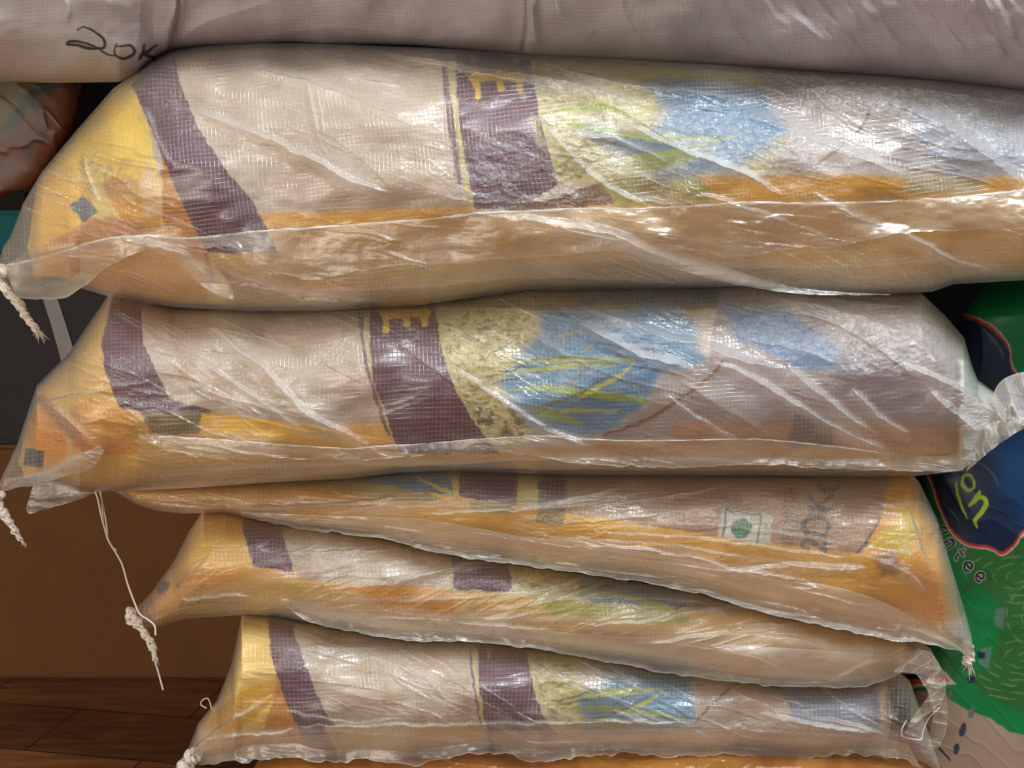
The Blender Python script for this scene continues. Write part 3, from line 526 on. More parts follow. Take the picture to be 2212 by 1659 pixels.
def print_e(P):
    P.speck([(640, 1330), (1020, 1330), (1020, 1600), (640, 1600)], (178, 152, 118), .5, 30, .0)
    P.poly([(300, 1700), (300, 1300), (578, 1300), (588, 1420), (612, 1490), (645, 1570), (690, 1700)], (238, 194, 116)); P.poly([(440, 1590), (465, 1535), (530, 1490), (598, 1462), (592, 1510), (545, 1556), (480, 1596)], (226, 166, 28)); P.poly([(598, 1462), (610, 1480), (650, 1580), (690, 1700), (540, 1700), (560, 1600), (592, 1510)], (204, 134, 52))
    P.poly([(470, 1600), (560, 1580), (560, 1640), (480, 1640)], (226, 152, 44), .9, 4); P.poly([(400, 1640), (440, 1550), (470, 1600), (430, 1660)], (222, 170, 120), .8, 5)
    P.poly([(578, 1300), (632, 1300), (636, 1370), (662, 1442), (702, 1540), (770, 1622), (800, 1700), (680, 1700), (645, 1580), (608, 1487), (585, 1420)], PUR)
    P.poly([(700, 1568), (1035, 1562), (1060, 1700), (760, 1700)], (214, 178, 124)); P.line(curve([(1016, 1380), (1018, 1440), (1026, 1500), (1038, 1562)]), 5, PUR, .85); P.line(curve([(1024, 1380), (1028, 1460), (1036, 1520), (1048, 1570)]), 7, CRM)
    P.poly([(1030, 1360), (1136, 1360), (1140, 1420), (1152, 1487), (1176, 1552), (1226, 1620), (1060, 1620), (1048, 1560), (1036, 1487)], PUR); letter_E(P, 1052, 1396, 70, 26, 7, 0, (180, 126, 66))
    rice_photo(P, [(1138, 1380), (1300, 1400), (1250, 1450), (1260, 1580), (1190, 1575), (1152, 1487)], 11); P.poly([(1270, 1430), (1500, 1450), (1500, 1560), (1440, 1590), (1260, 1590), (1250, 1500), (1320, 1470)], (90, 136, 166), 1, 8); blades(P, 1215, 1505, .72, .62, .75)
    P.poly([(1490, 1440), (2100, 1440), (2100, 1600), (1470, 1600), (1510, 1540)], (190, 164, 148)); P.poly([(1660, 1478), (1720, 1490), (1900, 1490), (1900, 1590), (1830, 1592), (1710, 1560), (1706, 1520)], (124, 130, 156), 1, 3); P.line([(1505, 1553), (1545, 1515), (1604, 1466)], 6, BRN, .8)
    P.poly([(1060, 1585), (2100, 1600), (2100, 1700), (1060, 1700)], (196, 176, 154), .9, 8)

topA = [(0, 556), (6, 535), (22, 512), (50, 440), (90, 372), (167, 280), (244, 192), (289, 158), (330, 124), (372, 106), (450, 96), (560, 91), (700, 94), (840, 100), (1000, 106), (1150, 116), (1400, 130), (1700, 148), (2000, 170), (2212, 192), (2420, 230), (2560, 330)]
botA = [(0, 600), (10, 612), (40, 640), (90, 646), (150, 640), (174, 622), (260, 648), (375, 664), (542, 673), (691, 673), (917, 659), (1050, 640), (1143, 627), (1323, 626), (1500, 622), (1630, 618), (1743, 632), (1924, 636), (2014, 630), (2059, 614), (2212, 605), (2420, 560), (2560, 340)]
topB = [(-8, 1060), (0, 1040), (8, 1022), (38, 958), (57, 900), (80, 832), (149, 763), (195, 694), (238, 632), (300, 618), (375, 664), (542, 669), (691, 668), (917, 654), (1143, 622), (1323, 621), (1630, 612), (1743, 626), (1924, 630), (1990, 634), (2040, 680), (2082, 729), (2100, 790), (2112, 820), (2154, 851), (2177, 893), (2200, 903), (2240, 905)]
topB[9] = (300, 640)
botB = [(-8, 1085), (0, 1064), (23, 1056), (95, 1040), (140, 1050), (172, 1063), (248, 1061), (420, 1054), (560, 1044), (748, 1034), (860, 1022), (974, 1018), (1195, 1026), (1440, 1027), (1700, 1028), (1784, 1030), (1967, 1029), (2082, 1017), (2124, 973), (2170, 940), (2212, 920), (2240, 916)]
topC = [(150, 1040), (248, 1050), (560, 1041), (748, 1030), (974, 1014), (1195, 1022), (1440, 1023), (1784, 1026), (1967, 1022), (1985, 1040), (2024, 1120), (2055, 1224), (2075, 1290), (2085, 1322), (2098, 1370), (2104, 1408)]
botC = [(150, 1046), (248, 1062), (298, 1091), (340, 1104), (394, 1109), (487, 1108), (637, 1138), (807, 1161), (972, 1198), (1141, 1221), (1328, 1251), (1498, 1277), (1665, 1326), (1871, 1371), (2010, 1391), (2074, 1404), (2104, 1416)]
topD = [(272, 1322), (278, 1316), (300, 1308), (326, 1281), (375, 1213), (409, 1146), (439, 1104), (487, 1104), (637, 1134), (807, 1157), (972, 1194), (1141, 1217), (1328, 1247), (1498, 1273), (1665, 1322), (1871, 1367), (1985, 1386), (2010, 1400), (2022, 1425), (2034, 1450)]
botD = [(272, 1336), (300, 1356), (338, 1356), (398, 1337), (525, 1328), (600, 1334), (713, 1356), (807, 1371), (879, 1382), (1029, 1387), (1179, 1405), (1329, 1431), (1440, 1451), (1560, 1470), (1665, 1480), (1815, 1486), (1883, 1479), (1939, 1454), (1976, 1456), (2034, 1470)]
topE = [(376, 1662), (409, 1611), (428, 1562), (469, 1513), (499, 1438), (523, 1326), (600, 1329), (713, 1351), (879, 1378), (1029, 1382), (1179, 1400), (1329, 1426), (1440, 1446), (1665, 1475), (1815, 1480), (1883, 1474), (1939, 1450), (1965, 1470), (1990, 1540), (2012, 1600), (2030, 1655)]
botE = [(376, 1672), (420, 1650), (480, 1646), (640, 1634), (691, 1648), (800, 1645), (879, 1651), (954, 1638), (1010, 1630), (1066, 1625), (1160, 1643), (1216, 1638), (1291, 1629), (1400, 1632), (1498, 1634), (1600, 1628), (1702, 1640), (1815, 1632), (1927, 1634), (2002, 1656), (2030, 1668)]
SA = Sack(topA, botA, .00, .115, 280, 1); SB = Sack(topB, botB, .03, .115, 200, 2); SC = Sack(topC, botC, .055, .10, 130, 3); SD = Sack(topD, botD, .075, .10, 105, 4); SE = Sack(topE, botE, .09, .11, 130, 5)

GRP = 'clear-wrapped rice sacks stacked in a pile'
F = lambda pts, w_, h, m: (pts, w_, h, m)
foldsA = [F([(360, 232), (450, 250), (560, 290), (640, 330), (690, 352), (760, 390), (850, 425)], 22, .006, .22), F([(664, 180), (680, 260), (690, 300), (706, 336)], 8, .004, .25), F([(684, 190), (694, 250), (702, 300), (716, 330)], 6, .003, .2),
          F([(780, 104), (985, 135), (1130, 158), (1290, 195), (1420, 250)], 24, .006, .25), F([(1330, 262), (1382, 282), (1495, 334), (1599, 370), (1689, 424)], 20, .008, .35), F([(1160, 250), (1210, 310), (1270, 372), (1320, 410), (1400, 445)], 18, .005, .2),
          F([(1000, 455), (1120, 475), (1300, 502), (1400, 545), (1500, 580), (1620, 612), (1743, 628), (1900, 632)], 38, .010, .45), F([(290, 520), (384, 545), (429, 580), (480, 630), (520, 660)], 34, .008, .40), F([(469, 604), (560, 622), (677, 650), (800, 655)], 14, .005, .25),
          F([(500, 140), (640, 170), (760, 215), (900, 270)], 12, .003, .12), F([(700, 150), (800, 175), (870, 185)], 5, .002, .2), F([(620, 270), (690, 300), (760, 330)], 6, .002, .2), F([(1600, 235), (1720, 290), (1850, 340), (1960, 380)], 60, .012, .05), F([(1700, 185), (1850, 210), (2000, 250), (2120, 330), (2212, 400)], 46, .012, .10),
          F([(1760, 420), (1850, 470), (1960, 510), (2060, 560), (2200, 600)], 18, .005, .3), F([(1500, 420), (1580, 440), (1700, 480), (1800, 520)], 16, .004, .2), F([(20, 560), (100, 545), (167, 530)], 18, .005, .3), F([(180, 330), (190, 380), (215, 440)], 10, .003, .15), F([(310, 230), (340, 300), (372, 360)], 14, .004, .15),
          F([(1180, 140), (1330, 175), (1500, 200), (1640, 215)], 12, .004, .2), F([(1500, 150), (1750, 165), (2000, 195), (2212, 225)], 26, .006, .25), F([(1240, 300), (1330, 300), (1440, 350)], 10, .004, .2)]
cA = [(1560, 300, 260, 75, 14, 1.), (1960, 215, 340, 42, 6, 1.), (1250, 340, 120, 70, 30, .8), (240, 400, 90, 70, 30, .8), (350, 230, 40, 60, 60, .5), (1120, 440, 240, 30, -3, .7), (2120, 290, 130, 80, 10, .6), (1060, 350, 110, 70, 0, .5), (220, 490, 90, 40, 20, .6), (1950, 625, 120, 14, 0, .7)]
sackA = build_sack('rice_sack', 'longest printed rice sack in clear wrap, directly under the white sack', SA, print_a, foldsA, cA, layers=[([(440, 560), (520, 600), (680, 640), (860, 656)], 30, .30), ([(560, 636), (900, 622), (1140, 602), (1400, 610), (1700, 628)], 24, .26), ([(1230, 560), (1500, 572), (1800, 580), (2212, 545)], 24, .24), ([(1300, 425), (1450, 442), (1700, 476)], 26, .22), ([(420, 240), (560, 300), (690, 362), (850, 445)], 70, .16), ([(640, 250), (760, 330), (870, 430)], 50, .12), ([(770, 110), (1000, 150), (1300, 222), (1500, 332), (1689, 426)], 60, .20), ([(1560, 240), (1760, 300), (1960, 385)], 70, .18), ([(900, 420), (1100, 440), (1250, 420)], 20, .15)], inset=(56, 0, 10, 10), ncol=1150, nrow=340, skew=.10, ang=24, group=GRP, milk_sheen_zones=[([(1340, 250), (1440, 225), (1560, 262), (1700, 300), (1960, 374), (1300, 378), (1180, 300)], .13, 16), ([(1880, 180), (2300, 190), (2300, 380), (2060, 378), (1960, 290)], .22, 40), ([(1380, 132), (1700, 150), (2300, 200), (2300, 240), (1900, 200), (1500, 165)], .20, 14), ([(300, 560), (1300, 520), (2300, 500), (2300, 700), (0, 720), (0, 600)], .10, 16)])  # upper zones paint bright sheen into the film's opacity; the lowest is milky film
flap(SA, sackA, [(8, 574), (90, 556), (167, 533), (240, 515), (310, 508)], [(36, 644), (90, 648), (140, 643), (176, 622), (236, 575), (312, 536)], (.004, .016), .25, .25, 260, 40, 3)
flap(SA, sackA, [(300, 508), (406, 515), (500, 506), (578, 499), (749, 487), (917, 474), (1075, 458), (1278, 451), (1440, 449), (1608, 438), (1766, 440), (2036, 429), (2212, 411), (2400, 400)], [(316, 536), (430, 532), (506, 530), (537, 569), (600, 590), (673, 606), (760, 587), (862, 573), (1043, 564), (1233, 549), (1440, 537), (1530, 552), (1599, 556), (1698, 538), (1833, 528), (1969, 502), (2212, 494), (2400, 480)], (.002, .014), .10, .22, 620, 46, 4)
flap(SA, sackA, [(1150, 470), (1280, 486), (1400, 516), (1500, 550), (1620, 594), (1743, 624), (1924, 636)], [(1150, 470), (1270, 512), (1400, 562), (1500, 592), (1600, 616), (1743, 636), (1924, 637)], (.006, .008), .38, .10, 300, 24, 41, 'film_fold', ripple=.4, soft=True)
flap(SA, sackA, [(262, 512), (330, 512), (400, 532), (450, 568), (492, 606), (508, 648)], [(262, 514), (316, 540), (376, 564), (420, 604), (466, 636), (506, 650)], (.006, .009), .50, .12, 200, 24, 43, 'film_fold', ripple=.4, soft=True)
seam(SA, sackA, [(8, 574), (90, 556), (167, 533), (240, 515), (320, 510), (406, 515), (500, 506), (578, 499), (749, 487), (917, 474), (1075, 458), (1278, 451), (1440, 449), (1608, 438), (1766, 440), (2036, 429), (2212, 411), (2300, 404)], .0009)
tie(sackA, [(4, 572), (-4, 600), (18, 632), (42, 660), (60, 690), (84, 718)], -.035, .0064, .0031, 3, 26)

foldsB = [F([(460, 700), (520, 760), (565, 790), (611, 843), (668, 900), (748, 938), (806, 965)], 20, .008, .30), F([(430, 780), (473, 805), (554, 862), (649, 923), (700, 950)], 12, .005, .22), F([(340, 705), (420, 767), (470, 800)], 14, .004, .15), F([(1240, 690), (1287, 717), (1340, 744), (1390, 771), (1440, 782), (1500, 800)], 24, .009, .35),
          F([(1250, 660), (1370, 700), (1440, 729), (1516, 744), (1593, 775), (1700, 800)], 26, .008, .3), F([(1540, 780), (1600, 805), (1669, 843), (1784, 912), (1898, 969), (1960, 992)], 22, .008, .42), F([(960, 700), (1016, 729), (1073, 770)], 12, .004, .2), F([(970, 790), (993, 805), (1073, 858), (1149, 908), (1206, 939), (1300, 975)], 16, .005, .35),
          F([(1590, 715), (1623, 733), (1746, 759), (1800, 785)], 14, .005, .2), F([(1700, 790), (1753, 836), (1820, 890), (1898, 940)], 26, .007, .35), F([(1840, 840), (1900, 900), (1975, 943)], 18, .005, .3), F([(1440, 852), (1510, 905), (1600, 950)], 10, .003, .25), F([(80, 862), (140, 900), (200, 960)], 18, .005, .15),
          F([(100, 870), (230, 840), (330, 820)], 8, .003, .2), F([(40, 1035), (120, 1015), (200, 975)], 24, .007, .3), F([(1640, 640), (1800, 668), (1950, 720), (2050, 800)], 30, .008, .2), F([(1950, 790), (2050, 830), (2130, 880), (2200, 905)], 20, .008, .4), F([(2010, 850), (2060, 890), (2110, 930)], 26, .007, .3), F([(1690, 640), (1830, 650), (1960, 660)], 14, .004, .2), F([(1100, 690), (1160, 730), (1230, 770)], 14, .005, .25)]
cB = [(1700, 720, 260, 70, 18, .9), (1330, 730, 180, 40, 22, .8), (1950, 740, 130, 90, 30, .8), (2060, 870, 90, 50, 35, .7), (330, 800, 110, 70, 0, .4), (1180, 740, 80, 40, 10, .6), (680, 910, 110, 26, 24, .7), (120, 920, 70, 60, 40, .5)]
sackB = build_sack('rice_sack', 'second printed rice sack down, its right end gathered beside the green bag', SB, print_b, foldsB, cB, layers=[([(430, 700), (560, 790), (668, 905), (806, 965)], 60, .20), ([(1240, 690), (1390, 775), (1530, 862), (1700, 962)], 50, .22), ([(1000, 800), (1150, 905), (1300, 975)], 46, .22), ([(250, 1048), (500, 1014), (800, 1004), (1100, 1012), (1500, 1016)], 24, .28), ([(700, 996), (900, 1006), (1300, 990), (1700, 1006), (1950, 1016)], 18, .26), ([(1640, 660), (1800, 700), (1960, 800), (2060, 900)], 80, .20), ([(380, 760), (500, 850), (600, 930)], 44, .14), ([(860, 740), (980, 830), (1060, 900)], 34, .10)], inset=(42, 104, 6, 10), ncol=1100, nrow=260, skew=.03, ang=27, group=GRP, milk_sheen_zones=[([(2076, 780), (2110, 780), (2260, 880), (2260, 1000), (2070, 1030)], 1.15, 8), ([(1800, 640), (2100, 640), (2150, 860), (1980, 900), (1760, 760)], .20, 60)])  # first zone is white gathered film; the other paints sheen into its opacity
flap(SB, sackB, [(10, 1036), (100, 1016), (168, 985), (214, 962)], [(0, 1066), (24, 1056), (100, 1040), (190, 1012), (226, 972)], (.004, .014), .35, .35, 220, 30, 6)
flap(SB, sackB, [(300, 938), (420, 946), (573, 958), (748, 969), (806, 965), (920, 958), (1073, 946), (1187, 942), (1302, 950), (1440, 952), (1604, 948), (1745, 958), (1898, 977), (2040, 985), (2100, 960)], [(302, 944), (360, 972), (430, 985), (573, 990), (748, 992), (825, 992), (958, 982), (1073, 976), (1187, 990), (1302, 1004), (1440, 1010), (1604, 1004), (1745, 1008), (1898, 1016), (2060, 1016), (2110, 990)], (.002, .010), .16, .28, 560, 34, 7)
seam(SB, sackB, [(344, 943), (420, 946), (573, 958), (748, 969), (806, 965), (920, 958), (1073, 946), (1187, 942), (1302, 950), (1440, 952), (1604, 948), (1745, 958), (1898, 977)], .0006)
tie(sackB, [(0, 1060), (-6, 1085), (6, 1110), (22, 1130), (34, 1150), (48, 1170)], -.01, .0048, .0024, 5, 14)
# gathered mouth at the right end
def gather(root, name, cx, a_pts, b_pts, depth, seed, mk=.5):
    return flap(None, root, a_pts, b_pts, (.0, .004), mk, .35, 220, 60, seed, name, None, depth, .8, pleat=.012, mat=GATHERM)
gather(sackB, 'gathered_mouth', 0, [(2136, 905), (2140, 868), (2160, 826), (2200, 806), (2260, 800)], [(2150, 935), (2175, 915), (2195, 908), (2215, 905), (2260, 905)], [.0, -.02, -.03, -.02, -.01], 21, .42)
gather(sackB, 'gathered_mouth', 0, [(2090, 1010), (2100, 960), (2130, 920), (2180, 905), (2260, 903)], [(2086, 1020), (2126, 985), (2170, 950), (2215, 925), (2260, 915)], [.0, -.01, -.02, -.02, -.01], 23, .45)

foldsC = [F([(691, 1112), (900, 1095), (1140, 1088), (1260, 1070), (1420, 1030)], 14, .004, .35), F([(930, 1112), (1150, 1100), (1320, 1072), (1440, 1056)], 8, .003, .3), F([(1100, 1100), (1300, 1090), (1500, 1060), (1600, 1040)], 8, .003, .25), F([(300, 1080), (480, 1096), (700, 1092), (860, 1076)], 12, .004, .25), F([(1140, 1161), (1328, 1183), (1500, 1204), (1600, 1235), (1777, 1258)], 18, .005, .3),
          F([(1580, 1240), (1700, 1225), (1880, 1232)], 22, .005, .35), F([(1890, 1210), (1960, 1240), (2000, 1280)], 12, .004, .2), F([(1960, 1090), (1980, 1160), (2010, 1240)], 16, .005, .15), F([(1400, 1130), (1600, 1140), (1800, 1170)], 8, .003, .2), F([(1300, 1150), (1500, 1165), (1700, 1190), (1850, 1210)], 8, .004, .2), F([(1250, 1165), (1450, 1180), (1620, 1205)], 7, .003, .2), F([(250, 1062), (340, 1090), (460, 1100)], 12, .004, .2)]
cC = [(1930, 1220, 70, 36, 10, 1.), (1970, 1160, 40, 70, 70, .8), (1650, 1120, 260, 60, 8, .45), (1250, 1110, 160, 40, 10, .3), (1780, 1236, 120, 14, 2, .8)]
sackC = build_sack('rice_sack', 'third printed rice sack down, showing a green dot mark and an orange right end', SC, print_c, foldsC, cC, layers=[([(300, 1088), (520, 1102), (760, 1090), (1000, 1098)], 16, .24), ([(640, 1120), (900, 1112), (1150, 1097), (1450, 1050)], 16, .28), ([(900, 1150), (1200, 1180), (1500, 1216), (1800, 1290)], 22, .26), ([(1300, 1180), (1550, 1200), (1850, 1240)], 18, .2), ([(1150, 1140), (1350, 1120), (1600, 1090)], 14, .18)], inset=(120, 20, 2, 8), ncol=1050, nrow=220, skew=-.04, ang=10, group=GRP, milk_sheen_zones=[([(660, 1128), (950, 1140), (1328, 1190), (1552, 1222), (1882, 1300), (2120, 1380), (2120, 1450), (200, 1300), (200, 1080)], .18, 12), ([(2096, 1300), (2076, 1330), (2030, 1350), (2050, 1420), (2120, 1430)], .45, 8)])
flap(SC, sackC, [(520, 1106), (700, 1114), (860, 1118), (954, 1127), (1141, 1161), (1328, 1183), (1478, 1210), (1552, 1222), (1665, 1251), (1777, 1262), (1882, 1290), (1965, 1330), (2025, 1364), (2086, 1408)], [(520, 1112), (637, 1139), (807, 1162), (972, 1199), (1141, 1222), (1328, 1252), (1498, 1278), (1665, 1327), (1780, 1354), (1871, 1372), (1940, 1384), (2010, 1393), (2060, 1402), (2088, 1414)], (.003, .016), .42, .30, 560, 44, 9, strip=(.46, .80, .42))
tie(sackC, [(2092, 1390), (2094, 1410), (2090, 1424), (2096, 1440)], .035, .0060, .0038, 8, 24, twist=4.)
# tail of the left end and its thread
flap(None, sackC, [(72, 1046), (100, 1042), (150, 1050), (190, 1062), (230, 1062)], [(56, 1098), (66, 1106), (110, 1096), (150, 1086), (205, 1064)], (.0, .004), .28, .22, 200, 40, 31, 'film_tail', None, .04, 1.)
thread(sackC, [(206, 1062), (212, 1080), (218, 1110), (226, 1140), (236, 1170), (262, 1215), (276, 1262), (290, 1300), (302, 1326), (322, 1340), (334, 1352), (336, 1372)], .02, .0008, ydrift=-.02)
thread(sackC, [(216, 1060), (222, 1090), (228, 1120), (232, 1150), (232, 1160)], .022, .0007)
thread(sackC, [(220, 1088), (224, 1130), (234, 1168), (252, 1190)], .021, .0006)

foldsD = [F([(700, 1276), (860, 1256), (1010, 1216), (1100, 1208)], 9, .003, .35), F([(840, 1268), (920, 1236), (1020, 1222)], 6, .003, .25), F([(1050, 1300), (1130, 1285), (1230, 1255), (1280, 1244)], 9, .003, .35), F([(1170, 1310), (1240, 1280), (1330, 1250)], 6, .002, .3), F([(600, 1196), (760, 1190), (900, 1184)], 10, .003, .2),
          F([(1240, 1352), (1400, 1345), (1500, 1318), (1620, 1308), (1730, 1306)], 12, .004, .35), F([(700, 1340), (900, 1338), (1050, 1352), (1200, 1362)], 16, .004, .3), F([(1400, 1392), (1560, 1372), (1700, 1380), (1800, 1400)], 16, .004, .3), F([(1440, 1392), (1600, 1412), (1700, 1450), (1760, 1478)], 10, .003, .25), F([(1780, 1480), (1860, 1440), (1930, 1420), (1980, 1400)], 14, .005, .4),
          F([(460, 1180), (420, 1230), (380, 1280)], 12, .004, .15), F([(380, 1300), (480, 1290), (560, 1290)], 14, .005, .3), F([(640, 1240), (800, 1216), (960, 1200)], 6, .002, .2), F([(1600, 1350), (1760, 1345), (1900, 1380)], 12, .004, .25)]
cD = [(420, 1282, 70, 26, 0, .8), (660, 1210, 150, 32, -4, .7), (1040, 1262, 90, 20, 0, .6), (950, 1340, 120, 20, 8, .6), (1300, 1300, 110, 26, 0, .4)]
sackD = build_sack('rice_sack', 'fourth printed rice sack down, its tied left end hanging before the cardboard box', SD, print_d, foldsD, cD, layers=[([(480, 1322), (700, 1312), (950, 1332), (1200, 1342), (1500, 1332)], 22, .30), ([(600, 1250), (900, 1242), (1100, 1222)], 14, .24), ([(1000, 1332), (1300, 1292), (1600, 1312), (1800, 1362)], 26, .28), ([(1250, 1402), (1500, 1392), (1750, 1442)], 20, .28), ([(620, 1290), (900, 1300), (1150, 1280), (1400, 1240)], 16, .24)], inset=(44, 60, 2, 8), ncol=1000, nrow=200, skew=.0, ang=-14, group=GRP, milk_sheen_zones=[([(500, 1310), (700, 1320), (1100, 1330), (1500, 1350), (1900, 1400), (2060, 1400), (2060, 1500), (500, 1450)], .22, 12), ([(1600, 1300), (2100, 1380), (2100, 1500), (1600, 1440)], .12, 20)])
flap(SD, sackD, [(600, 1290), (760, 1318), (900, 1338), (1100, 1352), (1240, 1368), (1400, 1378), (1560, 1392), (1700, 1400), (1850, 1410), (1960, 1420)], [(602, 1294), (650, 1334), (720, 1357), (879, 1384), (1029, 1388), (1179, 1406), (1329, 1432), (1440, 1452), (1560, 1471), (1700, 1482), (1815, 1486), (1890, 1478), (1940, 1456), (1962, 1424)], (.003, .012), .34, .30, 520, 40, 12, strip=(.5, .8, .25))
tie(sackD, [(286, 1316), (280, 1332), (300, 1352), (318, 1376), (330, 1400), (338, 1432)], .03, .0056, .0030, 11, 10, twist=7.)
thread(sackD, [(338, 1438), (344, 1460), (352, 1490)], .03, .0007)
flap(None, sackD, [(1930, 1452), (1976, 1455), (1995, 1480), (2006, 1500), (1990, 1525), (1970, 1552), (1956, 1584)], [(1985, 1400), (2012, 1410), (2036, 1452), (2044, 1490), (2030, 1522), (2002, 1548), (1990, 1594)], (.0, .004), .22, .18, 240, 40, 33, 'hanging_hem', None, [.0, -.02, -.03, -.03, -.03, -.035], 1., pleat=.006)
flap(None, sackD, [(2006, 1500), (2016, 1540), (2010, 1580), (2002, 1620)], [(2042, 1480), (2046, 1530), (2044, 1580), (2028, 1618)], (.0, .004), .10, .16, 160, 40, 35, 'hanging_hem', None, .0, 1.)
thread(sackD, [(1958, 1556), (1948, 1576), (1950, 1590), (1970, 1596), (1990, 1597), (1994, 1580), (2006, 1552), (2030, 1528)], -.034, .0006, 'hem_cord', mat=FLAPM2)

foldsE = [F([(640, 1570), (900, 1568), (1040, 1566), (1290, 1562), (1500, 1560)], 10, .004, .35), F([(1070, 1568), (1120, 1590), (1160, 1604), (1290, 1602)], 8, .003, .3), F([(860, 1440), (915, 1462), (963, 1508)], 8, .004, .3), F([(952, 1438), (985, 1468), (1020, 1496)], 5, .002, .3), F([(400, 1640), (450, 1590), (520, 1545), (590, 1500)], 10, .004, .25), F([(440, 1596), (520, 1592), (640, 1578)], 12, .004, .35),
          F([(1145, 1430), (1200, 1460), (1260, 1500)], 12, .004, .25), F([(1640, 1545), (1760, 1568), (1900, 1590)], 20, .005, .3), F([(1240, 1420), (1300, 1450), (1340, 1470)], 10, .003, .3), F([(560, 1400), (700, 1396), (860, 1398)], 22, .004, .12), F([(1560, 1480), (1700, 1540), (1850, 1570), (1960, 1610)], 16, .005, .25), F([(620, 1536), (740, 1560), (860, 1556)], 8, .003, .2)]
cE = [(1330, 1450, 110, 26, 14, .8), (1700, 1575, 200, 20, 4, .6), (1080, 1530, 60, 26, 0, .5), (700, 1590, 120, 16, 0, .4), (640, 1450, 60, 60, 0, .3)]
sackE = build_sack('rice_sack', 'lowest clear-wrapped rice sack, yellow left end, resting on a glossy orange sack', SE, print_e, foldsE, cE, layers=[([(440, 1602), (700, 1582), (1000, 1602), (1200, 1614), (1500, 1592), (1900, 1612)], 24, .26), ([(1100, 1542), (1400, 1562), (1800, 1592)], 26, .24), ([(640, 1400), (860, 1460), (980, 1540)], 40, .12), ([(1150, 1440), (1300, 1500), (1420, 1560)], 34, .14)], inset=(34, 96, 2, 10), ncol=1000, nrow=220, skew=.02, ang=25, group=GRP, milk_sheen_zones=[([(420, 1578), (900, 1574), (1500, 1560), (1800, 1560), (2060, 1600), (2060, 1700), (400, 1700)], .18, 8), ([(1150, 1575), (1800, 1550), (2060, 1600), (2060, 1700), (1150, 1700)], .16, 20)])
flap(SE, sackE, [(430, 1606), (600, 1592), (800, 1584), (1000, 1580), (1200, 1578), (1500, 1574), (1700, 1582), (1850, 1590), (1960, 1606)], [(430, 1650), (560, 1644), (640, 1636), (691, 1650), (800, 1645), (879, 1653), (954, 1640), (1010, 1630), (1066, 1625), (1110, 1630), (1160, 1645), (1216, 1640), (1291, 1630), (1400, 1633), (1498, 1636), (1600, 1630), (1702, 1642), (1815, 1633), (1927, 1636), (1990, 1656)], (.002, .012), .22, .35, 560, 34, 14, ripple=1.8)
tie(sackE, [(420, 1628), (405, 1650), (388, 1675), (374, 1700)], .04, .0085, .006, 14, 5, twist=4.)
thread(sackE, [(458, 1534), (450, 1510), (438, 1512), (434, 1522), (446, 1530)], .05, .0005)

# glossy orange sack at the bottom of the pile
topF = [(520, 1700), (560, 1640), (640, 1612), (1000, 1600), (1500, 1600), (1900, 1612), (1990, 1640), (2040, 1700)]; botF = [(520, 1720), (560, 1860), (1000, 1900), (1500, 1900), (1960, 1870), (2040, 1720)]
SF = Sack(topF, botF, .10, .115, 140, 9)
X, V, Y, fr, sn = SF.grid(700, 160, 14); lf = fr * np.clip(sn * 3, 0, 1); Y = Y - lf * (.005 * fbm(X / 150, V / 60, 41, 2) + .0022 * ridges(X, V, 44, 4) + .0012 * ridges(X, V, 49, -30))
P = Paint(X, V, (146, 92, 46), 2, 9); P.speck([(500, 1600), (2040, 1600), (2040, 1760), (500, 1760)], (176, 124, 56), .5, 120, .1); P.speck([(500, 1600), (2040, 1600), (2040, 1760), (500, 1760)], (120, 70, 36), .4, 110, .2, 5); 
fo = grid_mesh('orange_sack', ray(X, V, Y), {'print': rgba(P.c), 'plan': plan(X, V)}, True, print_material('shiny_orange_film', .26, .5, .10, 0, .5)); tag(fo, 'shiny orange sack at the very bottom of the pile, only its top edge showing', 'sack')

# ------------------------------------------------------------------ plain white sack on top
topW = [(-420, -200), (-300, -330), (0, -420), (1000, -440), (2000, -420), (2500, -360), (2700, -120)]
botW = [(-420, 60), (-300, 150), (0, 176), (120, 179), (258, 177), (300, 160), (330, 134), (372, 112), (450, 101), (560, 95), (640, 92), (700, 97), (800, 96), (900, 98), (1000, 108), (1150, 124), (1400, 136), (1700, 153), (2000, 176), (2212, 200), (2450, 210), (2700, -60)]
SW = Sack(topW, botW, .02, .15, 290, 12)
X, V, Y, fr, sn = SW.grid(1300, 420, 16); lf = fr * np.clip(sn * 3, 0, 1)
Y = Y - lf * (SW.lumps(X, V) * 1.3 + .0012 * fbm(X / 70, V / 60, 71, 2)); rd = ridges(X, V, 75, 52, 1.); rd2 = ridges(X, V, 79, 108, 1.); a_ = R(52); U_ = X * math.cos(a_) + V * math.sin(a_); W_ = -X * math.sin(a_) + V * math.cos(a_)
Y = Y - lf * (.0034 * smooth(1200, 1700, X) * fbm(U_ / 220, W_ / 44, 87, 3) + .0016 * fbm(U_ / 200, W_ / 70, 89, 3) + .0005 * rd2)
